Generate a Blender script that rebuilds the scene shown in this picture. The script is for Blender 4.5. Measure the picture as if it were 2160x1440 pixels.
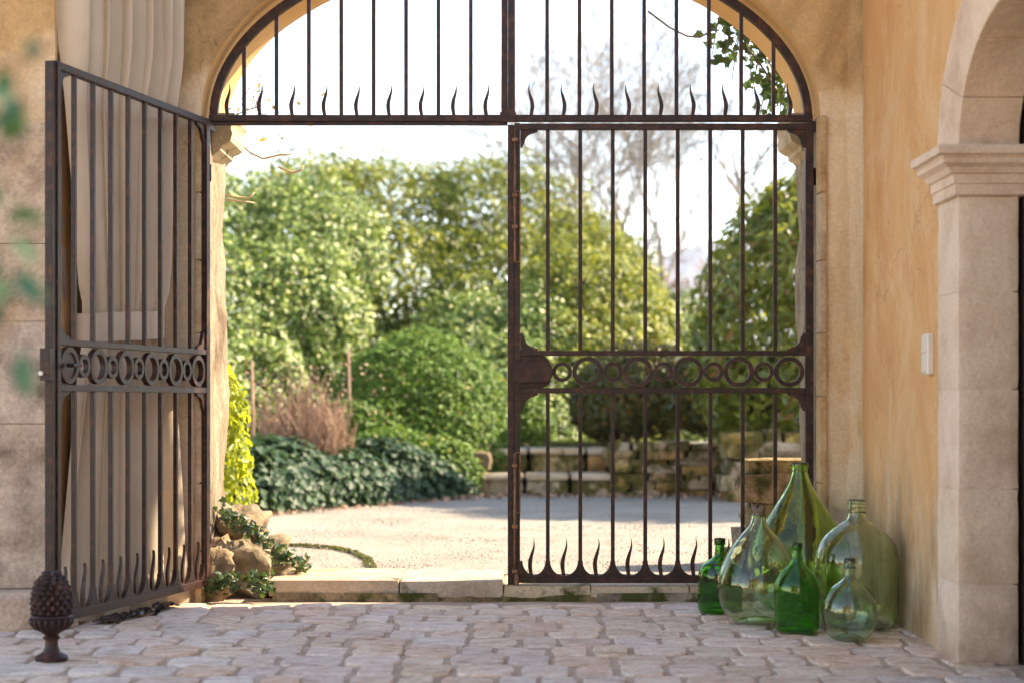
import bpy, bmesh, math, random
import numpy as np
from mathutils import Vector, Matrix, noise as mnoise

random.seed(7)
rng = np.random.default_rng(7)
R = math.radians
PI = math.pi

# ------------------------------------------------------------------ clearing, camera, sky, sun, exposure
for o in list(bpy.data.objects):
    bpy.data.objects.remove(o, do_unlink=True)
sc = bpy.context.scene
C = sc.collection

CAM_D, CAM_H, FPX = 7.2, 0.83, 3600.0
cam_data = bpy.data.cameras.new('camera')
cam = bpy.data.objects.new('camera', cam_data)
C.objects.link(cam)
cam.location = (0, -CAM_D, CAM_H)
cam.rotation_euler = (R(90), 0, 0)
cam_data.sensor_width = 36
cam_data.lens = 60
cam_data.shift_y = 130 / 2160
cam_data.clip_start = 0.05
cam_data.clip_end = 4000
cam_data.dof.use_dof = True
cam_data.dof.focus_distance = 6.85
cam_data.dof.aperture_fstop = 2.1
sc.camera = cam

SUN_AZ, SUN_EL = R(18), R(37)          # azimuth measured from +x towards +y
to_sun = Vector((math.cos(SUN_EL) * math.cos(SUN_AZ), math.cos(SUN_EL) * math.sin(SUN_AZ), math.sin(SUN_EL)))
world = bpy.data.worlds.new('World')
sc.world = world
world.use_nodes = True
wn = world.node_tree
bg = wn.nodes['Background']
sky = wn.nodes.new('ShaderNodeTexSky')
sky.sky_type = 'NISHITA'
sky.sun_disc = False
sky.sun_elevation = SUN_EL
sky.sun_rotation = PI / 2 - SUN_AZ
sky.altitude = 900
sky.air_density = 1.0
sky.dust_density = 0.25
sky.ozone_density = 1.0
wn.links.new(sky.outputs[0], bg.inputs[0])
bg.inputs[1].default_value = 0.14
sun_data = bpy.data.lights.new('sun', 'SUN')
sun_data.energy = 3.5
sun_data.angle = R(0.5)
sun_data.color = (1.0, 0.93, 0.80)
sun = bpy.data.objects.new('sun', sun_data)
C.objects.link(sun)
sun.rotation_euler = (-to_sun).to_track_quat('-Z', 'Y').to_euler()
sun.location = (8, 6, 12)
vs = sc.view_settings
vs.view_transform = 'Standard'
vs.look = 'None'
vs.exposure = 2.12
vs.gamma = 1.0
vs.use_curve_mapping = False
vs.use_white_balance = True            # the photograph is balanced for the shade of the porch
vs.white_balance_temperature = 8300
vs.white_balance_tint = 16
sc.render.engine = 'CYCLES'
sc.cycles.use_denoising = True
sc.cycles.max_bounces = 14
sc.cycles.transmission_bounces = 14
sc.cycles.transparent_max_bounces = 12
sc.cycles.sample_clamp_indirect = 6

# ------------------------------------------------------------------ helpers
def at(px, py, y):
    """pixel of the photograph at depth y -> world point"""
    s = (CAM_D + y) / FPX
    return Vector(((px - 1080) * s, y, CAM_H + (850 - py) * s))

def nz(x, y=0.0, z=0.0):
    return mnoise.noise(Vector((x, y, z)))

def tag(o, label=None, cat=None, group=None, kind=None):
    if label: o['label'] = label
    if cat: o['category'] = cat
    if group: o['group'] = group
    if kind: o['kind'] = kind
    return o

def thing(name, label, cat, loc=(0, 0, 0), rotz=0.0, group=None):
    o = bpy.data.objects.new(name, None)
    C.objects.link(o)
    o.location = loc
    o.rotation_euler = (0, 0, rotz)
    o.empty_display_size = 0.1
    return tag(o, label, cat, group)

def link_mesh(name, me, mat, parent=None, loc=None):
    if mat is not None and not me.materials:
        me.materials.append(mat)
    o = bpy.data.objects.new(name, me)
    C.objects.link(o)
    if parent is not None:
        o.parent = parent
    if loc is not None:
        o.location = loc
    return o

def mesh(name, verts, faces, smooth=False):
    me = bpy.data.meshes.new(name)
    me.from_pydata([tuple(v) for v in verts], [], faces)
    me.validate()
    me.update()
    if smooth:
        me.polygons.foreach_set('use_smooth', [True] * len(me.polygons))
    return me

def smooth_angle(me, ang=40):
    me.polygons.foreach_set('use_smooth', [True] * len(me.polygons))
    try:
        me.set_sharp_from_angle(angle=R(ang))
    except Exception:
        pass

class MB:
    """collects shapes in ONE mesh"""
    def __init__(self, off=(0, 0, 0)):
        self.v, self.f, self.off = [], [], Vector(off)
    def add(self, verts, faces):
        b = len(self.v)
        self.v += [Vector(v) - self.off for v in verts]
        self.f += [tuple(b + i for i in f) for f in faces]
    def box(self, x0, x1, y0, y1, z0, z1, j=0.0):
        q = [(x0, y0, z0), (x1, y0, z0), (x1, y1, z0), (x0, y1, z0), (x0, y0, z1), (x1, y0, z1), (x1, y1, z1), (x0, y1, z1)]
        if j:
            q = [(a + random.uniform(-j, j), b + random.uniform(-j, j), c + random.uniform(-j, j)) for a, b, c in q]
        self.add(q, [(0, 3, 2, 1), (4, 5, 6, 7), (0, 1, 5, 4), (1, 2, 6, 5), (2, 3, 7, 6), (3, 0, 4, 7)])
    def tube(self, pts, radii, n=6, cap=True):
        pts = [Vector(p) for p in pts]
        if not hasattr(radii, '__len__'):
            radii = [radii] * len(pts)
        vs_, fs = [], []
        up = Vector((0.13, 0.31, 0.94)).normalized()
        for i, p in enumerate(pts):
            t = (pts[min(i + 1, len(pts) - 1)] - pts[max(i - 1, 0)])
            t = t.normalized() if t.length > 1e-9 else Vector((0, 0, 1))
            a = t.cross(up)
            if a.length < 0.05:
                a = t.cross(Vector((1, 0, 0)))
            a.normalize()
            b = t.cross(a)
            for k in range(n):
                w = 2 * PI * k / n
                vs_.append(p + (a * math.cos(w) + b * math.sin(w)) * radii[i])
        for i in range(len(pts) - 1):
            for k in range(n):
                k2 = (k + 1) % n
                fs.append((i * n + k, i * n + k2, (i + 1) * n + k2, (i + 1) * n + k))
        if cap:
            fs.append(tuple(reversed(range(n))))
            fs.append(tuple(range((len(pts) - 1) * n, len(pts) * n)))
        self.add(vs_, fs)
    def prism(self, poly, y0, y1):
        """poly in (x,z), extruded along y"""
        n = len(poly)
        q = [(x, y0, z) for x, z in poly] + [(x, y1, z) for x, z in poly]
        fs = [tuple(range(n)), tuple(reversed(range(n, 2 * n)))]
        fs += [(i, n + i, n + (i + 1) % n, (i + 1) % n) for i in range(n)]
        self.add(q, fs)
    def lathe(self, prof, n=32, cx=0, cy=0, cz=0):
        vs_, fs = [], []
        for r, z in prof:
            for k in range(n):
                w = 2 * PI * k / n
                vs_.append((cx + r * math.cos(w), cy + r * math.sin(w), cz + z))
        for i in range(len(prof) - 1):
            for k in range(n):
                k2 = (k + 1) % n
                fs.append((i * n + k, i * n + k2, (i + 1) * n + k2, (i + 1) * n + k))
        self.add(vs_, fs)
    def build(self, name, mat, parent=None, smooth=False, angle=None, bevel=0.0, loc=None):
        me = mesh(name, self.v, self.f)
        bm = bmesh.new()
        bm.from_mesh(me)
        bmesh.ops.recalc_face_normals(bm, faces=bm.faces)
        if bevel:
            es = [e for e in bm.edges if len(e.link_faces) == 2 and e.calc_face_angle(0) > 0.6]
            bmesh.ops.bevel(bm, geom=es, offset=bevel, segments=1, affect='EDGES', clamp_overlap=True)
        bm.to_mesh(me)
        bm.free()
        if angle: smooth_angle(me, angle)
        elif smooth: me.polygons.foreach_set('use_smooth', [True] * len(me.polygons))
        return link_mesh(name, me, mat, parent, loc)

def copy_tree(o, parent=None):
    c = o.copy()
    C.objects.link(c)
    c.parent = parent
    for ch in list(o.children):
        copy_tree(ch, c)
    return c

# ------------------------------------------------------------------ materials
def node_mat(name):
    m = bpy.data.materials.new(name)
    m.use_nodes = True
    nt = m.node_tree
    return m, nt, nt.nodes['Principled BSDF'], nt.nodes['Material Output']

def nd(nt, kind, **kw):
    n = nt.nodes.new(kind)
    for k, v in kw.items():
        setattr(n, k, v)
    return n

def ramp(nt, stops, fac):
    r = nd(nt, 'ShaderNodeValToRGB')
    el = r.color_ramp.elements
    while len(el) < len(stops):
        el.new(0.5)
    for e, (p, c) in zip(el, stops):
        e.position = p
        e.color = (*c, 1) if len(c) == 3 else c
    nt.links.new(fac, r.inputs[0])
    return r.outputs[0]

def noise_tex(nt, scale, detail=6, rough=0.6, stretch=None, dist=0.0):
    g = nd(nt, 'ShaderNodeNewGeometry')
    src = g.outputs['Position']
    if stretch:
        mp = nd(nt, 'ShaderNodeMapping')
        mp.inputs['Scale'].default_value = stretch
        nt.links.new(src, mp.inputs[0])
        src = mp.outputs[0]
    n = nd(nt, 'ShaderNodeTexNoise')
    n.inputs['Scale'].default_value = scale
    n.inputs['Detail'].default_value = detail
    n.inputs['Roughness'].default_value = rough
    n.inputs['Distortion'].default_value = dist
    nt.links.new(src, n.inputs['Vector'])
    return n.outputs[0]

def mixc(nt, fac, a, b, mode='MIX'):
    m = nd(nt, 'ShaderNodeMix', data_type='RGBA', blend_type=mode)
    for s, v in ((m.inputs[0], fac), (m.inputs[6], a), (m.inputs[7], b)):
        if hasattr(v, 'links') or isinstance(v, bpy.types.NodeSocket):
            nt.links.new(v, s)
        elif isinstance(v, (int, float)):
            s.default_value = v
        else:
            s.default_value = (*v, 1)
    return m.outputs[2]

def mathn(nt, op, a, b=None, clamp=False):
    m = nd(nt, 'ShaderNodeMath', operation=op, use_clamp=clamp)
    for i, v in enumerate((a, b)):
        if v is None: continue
        if isinstance(v, (int, float)): m.inputs[i].default_value = v
        else: nt.links.new(v, m.inputs[i])
    return m.outputs[0]

def maprange(nt, v, a, b, c=0.0, d=1.0):
    m = nd(nt, 'ShaderNodeMapRange')
    m.inputs[1].default_value, m.inputs[2].default_value, m.inputs[3].default_value, m.inputs[4].default_value = a, b, c, d
    nt.links.new(v, m.inputs[0])
    return m.outputs[0]

def bumps(nt, p, specs):
    prev = None
    for h, strength, dist in specs:
        b = nd(nt, 'ShaderNodeBump')
        b.inputs['Strength'].default_value = strength
        b.inputs['Distance'].default_value = dist
        nt.links.new(h, b.inputs['Height'])
        if prev: nt.links.new(prev, b.inputs['Normal'])
        prev = b.outputs[0]
    nt.links.new(prev, p.inputs['Normal'])

def stone_mat(name, stops, scale=3.0, rough=0.85, bump=0.4, bscale=60, rnd=0.0, moss=0.0, stretch=None, grain=0.25, mossc=(0.06, 0.065, 0.015), splash=False):
    m, nt, p, out = node_mat(name)
    col = ramp(nt, stops, noise_tex(nt, scale, 8, 0.62, stretch))
    fine = noise_tex(nt, bscale, 6, 0.7)
    g = ramp(nt, [(0.3, (1 - grain,) * 3), (0.7, (1 + grain * 0.4,) * 3)], fine)
    col = mixc(nt, 1.0, col, g, 'MULTIPLY')
    if rnd:
        oi = nd(nt, 'ShaderNodeObjectInfo')
        hs = nd(nt, 'ShaderNodeHueSaturation')
        nt.links.new(col, hs.inputs['Color'])
        nt.links.new(maprange(nt, oi.outputs['Random'], 0, 1, 1 - rnd, 1 + rnd), hs.inputs['Value'])
        r2 = mathn(nt, 'FRACT', mathn(nt, 'MULTIPLY', oi.outputs['Random'], 17.31))
        nt.links.new(maprange(nt, r2, 0, 1, 1 - min(.4, rnd * 3), 1 + min(.4, rnd * 3)), hs.inputs['Saturation'])
        r3 = mathn(nt, 'FRACT', mathn(nt, 'MULTIPLY', oi.outputs['Random'], 41.7))
        nt.links.new(maprange(nt, r3, 0, 1, 0.5 - rnd * .1, 0.5 + rnd * .1), hs.inputs['Hue'])
        col = hs.outputs[0]
    if moss:
        mk = noise_tex(nt, 5.5, 8, 0.65)
        col = mixc(nt, maprange(nt, mk, 0.62 - moss * 0.3, 0.72 - moss * 0.3), col, mossc)
    if splash:
        g_ = nd(nt, 'ShaderNodeNewGeometry'); sp_ = nd(nt, 'ShaderNodeSeparateXYZ')
        nt.links.new(g_.outputs['Position'], sp_.inputs[0])
        hgt_ = mathn(nt, 'ADD', sp_.outputs['Z'], mathn(nt, 'MULTIPLY', mathn(nt, 'SUBTRACT', noise_tex(nt, 7, 8, 0.7), 0.5), 0.5))
        col = mixc(nt, mathn(nt, 'MULTIPLY', maprange(nt, hgt_, 0.20, -0.02), 0.7), col, (0.24, 0.165, 0.10))
        st_ = mathn(nt, 'MULTIPLY', maprange(nt, noise_tex(nt, 11, 9, 0.72, (1, 1, 0.6)), 0.60, 0.72), 0.5)
        col = mixc(nt, st_, col, (0.27, 0.20, 0.15))
    nt.links.new(col, p.inputs['Base Color'])
    p.inputs['Roughness'].default_value = rough
    p.inputs['Specular IOR Level'].default_value = 0.25
    bumps(nt, p, [(noise_tex(nt, scale * 3, 6, 0.6, stretch), bump, 0.02), (fine, bump, 0.004)])
    return m

def leaf_mat(name, stops, trans=0.35, tcol=(0.22, 0.3, 0.04), rough=0.38, spec=0.5):
    m, nt, p, out = node_mat(name)
    a = nd(nt, 'ShaderNodeAttribute', attribute_name='rnd')
    oi = nd(nt, 'ShaderNodeObjectInfo')
    f = mathn(nt, 'FRACT', mathn(nt, 'ADD', a.outputs['Fac'], oi.outputs['Random']))
    col = ramp(nt, stops, f)
    nt.links.new(col, p.inputs['Base Color'])
    p.inputs['Roughness'].default_value = rough
    p.inputs['Specular IOR Level'].default_value = spec
    t = nd(nt, 'ShaderNodeBsdfTranslucent')
    tc = mixc(nt, 0.35, tcol, col)
    nt.links.new(tc, t.inputs[0])
    mx = nd(nt, 'ShaderNodeMixShader')
    mx.inputs[0].default_value = trans
    nt.links.new(p.outputs[0], mx.inputs[1])
    nt.links.new(t.outputs[0], mx.inputs[2])
    nt.links.new(mx.outputs[0], out.inputs[0])
    return m

def glass_mat(name, col, rough=0.02):
    m, nt, p, out = node_mat(name)
    c = mixc(nt, maprange(nt, noise_tex(nt, 9, 4), 0.3, 0.7), col, tuple(x * 0.93 for x in col))
    nt.links.new(c, p.inputs['Base Color'])
    p.inputs['Transmission Weight'].default_value = 1.0
    p.inputs['IOR'].default_value = 1.46
    p.inputs['Roughness'].default_value = rough
    bumps(nt, p, [(noise_tex(nt, 14, 2), 0.12, 0.02)])
    return m

def crack(nt, scale, width, strength):
    """thin wandering hairline cracks, only here and there"""
    g = nd(nt, 'ShaderNodeNewGeometry')
    n = nd(nt, 'ShaderNodeTexNoise'); n.inputs['Scale'].default_value = 5; n.inputs['Detail'].default_value = 5
    nt.links.new(g.outputs['Position'], n.inputs['Vector'])
    mv = nd(nt, 'ShaderNodeVectorMath', operation='MULTIPLY_ADD')
    nt.links.new(n.outputs['Color'], mv.inputs[0]); mv.inputs[1].default_value = (.35, .35, .35)
    nt.links.new(g.outputs['Position'], mv.inputs[2])
    vo = nd(nt, 'ShaderNodeTexVoronoi', feature='DISTANCE_TO_EDGE'); vo.inputs['Scale'].default_value = scale
    nt.links.new(mv.outputs[0], vo.inputs['Vector'])
    line = maprange(nt, vo.outputs['Distance'], width, 0.0)
    where = maprange(nt, noise_tex(nt, 1.3, 4), 0.52, 0.60)
    return mathn(nt, 'MULTIPLY', mathn(nt, 'MULTIPLY', line, where, True), strength)

MAT = {}
MAT['plaster'] = stone_mat('ochre_plaster', [(0.25, (0.56, 0.30, 0.115)), (0.5, (0.68, 0.40, 0.17)), (0.75, (0.74, 0.49, 0.25))], 1.6, 0.9, 0.22, 90, stretch=(1, 1, 0.35), grain=0.12)
MAT['stone'] = stone_mat('dressed_limestone', [(0.28, (0.52, 0.365, 0.255)), (0.46, (0.70, 0.53, 0.40)), (0.68, (0.78, 0.62, 0.485))], 4.2, 0.88, 0.45, 90, rnd=0.04, grain=0.18, splash=True)
MAT['leftstone'] = stone_mat('weathered_wall_stone', [(0.32, (0.20, 0.14, 0.095)), (0.46, (0.44, 0.33, 0.25)), (0.66, (0.66, 0.52, 0.40))], 5.5, 0.9, 0.7, 60, rnd=0.05, grain=0.3)
MAT['cobble'] = stone_mat('cobble_limestone', [(0.32, (0.50, 0.34, 0.24)), (0.45, (0.76, 0.575, 0.45)), (0.62, (0.86, 0.71, 0.59))], 11, 0.75, 0.8, 60, rnd=0.09, grain=0.28, stretch=(1, 2.0, 1))
MAT['mortar'] = stone_mat('joint_earth', [(0.3, (0.40, 0.29, 0.20)), (0.6, (0.62, 0.48, 0.37))], 6, 0.95, 0.6, 120, grain=0.4)
MAT['threshold'] = stone_mat('threshold_stone', [(0.3, (0.42, 0.31, 0.19)), (0.55, (0.56, 0.45, 0.32)), (0.75, (0.62, 0.52, 0.40))], 6, 0.85, 0.5, 70, rnd=0.06, moss=0.1, grain=0.3)
MAT['threshold_base'] = stone_mat('threshold_footing', [(0.3, (0.13, 0.10, 0.06)), (0.55, (0.30, 0.235, 0.15)), (0.75, (0.42, 0.33, 0.22))], 9, 0.92, 0.7, 70, rnd=0.1, moss=0.45, grain=0.4)
MAT['quoin'] = stone_mat('jamb_quoin', [(0.3, (0.33, 0.215, 0.115)), (0.5, (0.49, 0.345, 0.20)), (0.7, (0.60, 0.45, 0.29))], 8, 0.9, 0.5, 60, rnd=0.05, grain=0.25)
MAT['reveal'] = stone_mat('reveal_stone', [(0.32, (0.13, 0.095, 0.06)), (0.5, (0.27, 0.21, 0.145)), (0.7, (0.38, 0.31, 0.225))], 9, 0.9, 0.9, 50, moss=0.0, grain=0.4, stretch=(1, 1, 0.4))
MAT['rock'] = stone_mat('bare_rock', [(0.3, (0.13, 0.10, 0.06)), (0.5, (0.27, 0.21, 0.135)), (0.72, (0.40, 0.32, 0.22))], 9, 0.9, 0.8, 50, rnd=0.08, moss=0.2, grain=0.35)
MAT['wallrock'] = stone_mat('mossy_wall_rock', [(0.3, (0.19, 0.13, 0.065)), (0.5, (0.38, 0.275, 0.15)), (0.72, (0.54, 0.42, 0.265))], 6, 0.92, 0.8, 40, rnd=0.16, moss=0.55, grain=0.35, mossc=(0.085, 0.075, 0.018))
MAT['pilerock'] = stone_mat('mossy_pile_rock', [(0.3, (0.12, 0.085, 0.045)), (0.5, (0.27, 0.20, 0.12)), (0.72, (0.42, 0.33, 0.22))], 14, 0.92, 1.0, 50, rnd=0.1, moss=0.3, grain=0.4, mossc=(0.05, 0.05, 0.012))
MAT['gravel'] = stone_mat('pale_gravel', [(0.25, (0.24, 0.215, 0.175)), (0.5, (0.335, 0.305, 0.255)), (0.75, (0.40, 0.365, 0.31))], 1.8, 0.95, 0.7, 60, grain=0.4)
MAT['court'] = stone_mat('courtyard_sand', [(0.25, (0.54, 0.42, 0.29)), (0.5, (0.64, 0.51, 0.37)), (0.75, (0.70, 0.57, 0.42))], 2.5, 0.95, 0.9, 55, grain=0.3)
MAT['earth'] = stone_mat('garden_earth', [(0.3, (0.06, 0.042, 0.025)), (0.7, (0.16, 0.11, 0.06))], 4, 0.95, 0.8, 40, grain=0.4)
MAT['wood'] = stone_mat('dark_timber', [(0.3, (0.03, 0.018, 0.01)), (0.7, (0.07, 0.045, 0.025))], 6, 0.6, 0.3, 60, stretch=(4, 4, 0.4))
MAT['bark'] = stone_mat('bark', [(0.3, (0.12, 0.085, 0.055)), (0.7, (0.28, 0.22, 0.16))], 8, 0.9, 0.6, 50)
MAT['twig'] = stone_mat('pale_twigs', [(0.3, (0.24, 0.21, 0.185)), (0.7, (0.40, 0.355, 0.31))], 8, 0.85, 0.2, 50)
MAT['drystem'] = stone_mat('dry_stems', [(0.3, (0.26, 0.15, 0.10)), (0.7, (0.50, 0.34, 0.24))], 5, 0.85, 0.2, 50)
MAT['tendril'] = stone_mat('tendril', [(0.3, (0.45, 0.34, 0.20)), (0.7, (0.60, 0.48, 0.32))], 8, 0.7, 0.1, 50)
MAT['hill'] = stone_mat('hazed_hillside', [(0.35, (0.20, 0.23, 0.26)), (0.5, (0.30, 0.33, 0.37)), (0.65, (0.40, 0.42, 0.46))], 0.06, 0.95, 0.1, 0.8, grain=0.3)  # pale limestone tone, with distance haze painted in as blue

# iron
m, nt, p, out = node_mat('rusted_iron')
n1 = noise_tex(nt, 22, 8, 0.7)
col = ramp(nt, [(0.35, (0.011, 0.0042, 0.004)), (0.50, (0.025, 0.0090, 0.0070)), (0.66, (0.090, 0.033, 0.018))], n1)
nt.links.new(col, p.inputs['Base Color'])
p.inputs['Metallic'].default_value = 0.0
p.inputs['Specular IOR Level'].default_value = 0.35
nt.links.new(maprange(nt, n1, 0.3, 0.7, 0.36, 0.58), p.inputs['Roughness'])
bumps(nt, p, [(noise_tex(nt, 160, 5, 0.7), 0.25, 0.002)])
MAT['iron'] = m
m2, nt, p, out = node_mat('bronze_rust_rod')
nt.links.new(ramp(nt, [(0.35, (0.12, 0.05, 0.022)), (0.7, (0.30, 0.16, 0.07))], noise_tex(nt, 40, 6)), p.inputs['Base Color'])
p.inputs['Metallic'].default_value = 0.5
p.inputs['Roughness'].default_value = 0.42
MAT['rod'] = m2

# gate wall: brown stained render with pale limewashed patches
m, nt, p, out = node_mat('stained_render')
base = ramp(nt, [(0.30, (0.17, 0.10, 0.045)), (0.43, (0.36, 0.215, 0.095)), (0.55, (0.52, 0.325, 0.15)), (0.70, (0.63, 0.42, 0.215))], noise_tex(nt, 2.3, 8, 0.65, (1, 1, 0.6), 0.6))
pale = ramp(nt, [(0.3, (0.50, 0.34, 0.19)), (0.7, (0.78, 0.62, 0.43))], noise_tex(nt, 3.0, 8, 0.6, (1.6, 1.6, 0.4)))
g = nd(nt, 'ShaderNodeNewGeometry')
sx = nd(nt, 'ShaderNodeSeparateXYZ')
nt.links.new(g.outputs['Position'], sx.inputs[0])
wob = mathn(nt, 'MULTIPLY', mathn(nt, 'SUBTRACT', noise_tex(nt, 4, 6), 0.5), 0.55)
zz = mathn(nt, 'ADD', sx.outputs['Z'], wob)
lo = maprange(nt, zz, 2.22, 2.05)
low_tone = ramp(nt, [(0.3, (0.52, 0.30, 0.135)), (0.5, (0.65, 0.415, 0.205)), (0.7, (0.74, 0.52, 0.30))], noise_tex(nt, 3.2, 8, 0.62, (1.3, 1.3, 0.4)))
base = mixc(nt, lo, base, low_tone)
patch = mathn(nt, 'MULTIPLY', lo, maprange(nt, noise_tex(nt, 1.9, 7, 0.62, (1, 1, 0.5)), 0.38, 0.47), True)
rp = mathn(nt, 'MULTIPLY', maprange(nt, mathn(nt, 'ADD', sx.outputs['X'], mathn(nt, 'MULTIPLY', wob, 0.12)), 1.27, 1.31), maprange(nt, mathn(nt, 'ADD', sx.outputs['Z'], mathn(nt, 'MULTIPLY', wob, 0.8)), 1.0, 1.22), True)
rp = mathn(nt, 'MULTIPLY', rp, lo, True)
patch = mathn(nt, 'MAXIMUM', patch, mathn(nt, 'MULTIPLY', rp, 0.85))
col = mixc(nt, patch, base, pale)
col = mixc(nt, crack(nt, 1.6, 0.006, 0.5), col, (0.13, 0.08, 0.04))
dk = mathn(nt, 'MULTIPLY', maprange(nt, zz, 0.62, 0.35), maprange(nt, noise_tex(nt, 5, 8, 0.7, (1, 1, 0.5)), 0.45, 0.6), True)
col = mixc(nt, mathn(nt, 'MULTIPLY', dk, 0.7), col, (0.20, 0.15, 0.105))
fine = noise_tex(nt, 75, 6, 0.7)
col = mixc(nt, 1.0, col, ramp(nt, [(0.3, (0.8,) * 3), (0.7, (1.08,) * 3)], fine), 'MULTIPLY')
nt.links.new(col, p.inputs['Base Color'])
p.inputs['Roughness'].default_value = 0.92
p.inputs['Specular IOR Level'].default_value = 0.2
bumps(nt, p, [(noise_tex(nt, 7, 6, 0.65), 0.5, 0.02), (fine, 0.4, 0.005)])
MAT['render'] = m

# right wall plaster: ochre with damp lower zone
m, nt, p, out = node_mat('ochre_plaster_damp')
base = ramp(nt, [(0.28, (0.55, 0.26, 0.10)), (0.5, (0.65, 0.36, 0.16)), (0.70, (0.75, 0.49, 0.27))], noise_tex(nt, 1.7, 9, 0.66, (1, 1, 0.6), 0.6))
damp = ramp(nt, [(0.3, (0.27, 0.17, 0.09)), (0.5, (0.46, 0.32, 0.19)), (0.72, (0.72, 0.60, 0.46))], noise_tex(nt, 6, 8, 0.65, (1, 1, 0.45)))
g = nd(nt, 'ShaderNodeNewGeometry')
sx = nd(nt, 'ShaderNodeSeparateXYZ')
nt.links.new(g.outputs['Position'], sx.inputs[0])
zz = mathn(nt, 'ADD', sx.outputs['Z'], mathn(nt, 'MULTIPLY', mathn(nt, 'SUBTRACT', noise_tex(nt, 3.5, 6, 0.6, (1, 1, 0.4)), 0.5), 1.3))
zz = mathn(nt, 'SUBTRACT', zz, mathn(nt, 'MULTIPLY', sx.outputs['Y'], 0.12))
wash = mathn(nt, 'MULTIPLY', maprange(nt, noise_tex(nt, 2.6, 9, 0.7, (1, 1, 0.7), 1.0), 0.52, 0.66), 0.55)
base = mixc(nt, wash, base, (0.70, 0.50, 0.31))
drip = mathn(nt, 'MULTIPLY', maprange(nt, noise_tex(nt, 7, 8, 0.68, (1, 1, 0.4), 0.5), 0.56, 0.72), 0.45)
base = mixc(nt, drip, base, (0.40, 0.20, 0.075))
spots = maprange(nt, noise_tex(nt, 34, 3, 0.5), 0.70, 0.76)
base = mixc(nt, mathn(nt, 'MULTIPLY', spots, 0.6), base, (0.25, 0.13, 0.06))
col = mixc(nt, mathn(nt, 'MULTIPLY', maprange(nt, zz, 0.72, 0.42), 0.85), base, damp)
col = mixc(nt, crack(nt, 1.9, 0.007, 0.6), col, (0.27, 0.15, 0.07))
fine = noise_tex(nt, 85, 6, 0.7)
col = mixc(nt, 1.0, col, ramp(nt, [(0.3, (0.88,) * 3), (0.7, (1.05,) * 3)], fine), 'MULTIPLY')
nt.links.new(col, p.inputs['Base Color'])
p.inputs['Roughness'].default_value = 0.9
p.inputs['Specular IOR Level'].default_value = 0.2
bumps(nt, p, [(noise_tex(nt, 3.5, 7, 0.65, (1, 1, 0.7), 0.6), 0.6, 0.03), (fine, 0.35, 0.005)])
MAT['damp_plaster'] = m

# curtain cloth
m, nt, p, out = node_mat('linen_curtain')
wv = nd(nt, 'ShaderNodeTexWave')
wv.inputs['Scale'].default_value = 160
g = nd(nt, 'ShaderNodeNewGeometry')
nt.links.new(g.outputs['Position'], wv.inputs['Vector'])
nt.links.new(ramp(nt, [(0.3, (0.46, 0.36, 0.25)), (0.7, (0.56, 0.45, 0.325))], noise_tex(nt, 3, 4)), p.inputs['Base Color'])
p.inputs['Roughness'].default_value = 0.9
p.inputs['Sheen Weight'].default_value = 0.2
bumps(nt, p, [(wv.outputs[1], 0.12, 0.002)])
MAT['curtain'] = m
m, nt, p, out = node_mat('tie_cloth')
nt.links.new(ramp(nt, [(0.3, (0.44, 0.35, 0.27)), (0.7, (0.52, 0.42, 0.33))], noise_tex(nt, 5, 4)), p.inputs['Base Color'])
p.inputs['Roughness'].default_value = 0.9
MAT['tie'] = m
m, nt, p, out = node_mat('white_plastic')
nt.links.new(ramp(nt, [(0.3, (0.62, 0.56, 0.48)), (0.7, (0.68, 0.62, 0.54))], noise_tex(nt, 30, 3)), p.inputs['Base Color'])
p.inputs['Roughness'].default_value = 0.4
MAT['plastic'] = m
m, nt, p, out = node_mat('black_plastic_sheet')
nt.links.new(ramp(nt, [(0.3, (0.012, 0.012, 0.013)), (0.7, (0.03, 0.03, 0.032))], noise_tex(nt, 30, 3)), p.inputs['Base Color'])
p.inputs['Roughness'].default_value = 0.3
MAT['black'] = m
m, nt, p, out = node_mat('window_pane')
nt.links.new(ramp(nt, [(0.3, (0.02, 0.035, 0.03)), (0.7, (0.03, 0.05, 0.04))], noise_tex(nt, 3, 3)), p.inputs['Base Color'])
p.inputs['Roughness'].default_value = 0.05
MAT['pane'] = m

MAT['glass_big'] = glass_mat('bright_green_glass', (0.66, 0.89, 0.38))
MAT['glass_tear'] = glass_mat('pale_green_glass', (0.82, 0.92, 0.71))
MAT['glass_wide'] = glass_mat('grey_green_glass', (0.86, 0.93, 0.75))
MAT['glass_round'] = glass_mat('blue_green_glass', (0.77, 0.90, 0.78))
MAT['glass_jug'] = glass_mat('deep_green_glass', (0.13, 0.68, 0.08))
MAT['glass_small'] = glass_mat('emerald_glass', (0.10, 0.55, 0.06))

MAT['hedge_a'] = leaf_mat('hedge_leaf', [(0.0, (0.02, 0.06, 0.008)), (0.4, (0.10, 0.19, 0.03)), (0.75, (0.26, 0.36, 0.08)), (1.0, (0.44, 0.48, 0.13))], 0.16, (0.42, 0.58, 0.05), 0.38, 0.45)
MAT['hedge_b'] = leaf_mat('hedge_leaf_yellow', [(0.0, (0.03, 0.07, 0.008)), (0.5, (0.16, 0.23, 0.025)), (1.0, (0.42, 0.42, 0.05))], 0.30, (0.56, 0.56, 0.05), 0.4, 0.4)
MAT['dome'] = leaf_mat('dome_leaf', [(0.0, (0.035, 0.095, 0.010)), (0.6, (0.095, 0.20, 0.022)), (0.95, (0.15, 0.26, 0.03)), (1.0, (0.3, 0.2, 0.03))], 0.25, (0.26, 0.42, 0.04), 0.5, 0.25)
MAT['ivy'] = leaf_mat('ivy_leaf', [(0.0, (0.018, 0.05, 0.025)), (0.6, (0.035, 0.085, 0.04)), (1.0, (0.07, 0.12, 0.055))], 0.2, (0.1, 0.2, 0.04), 0.5, 0.3)
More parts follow.
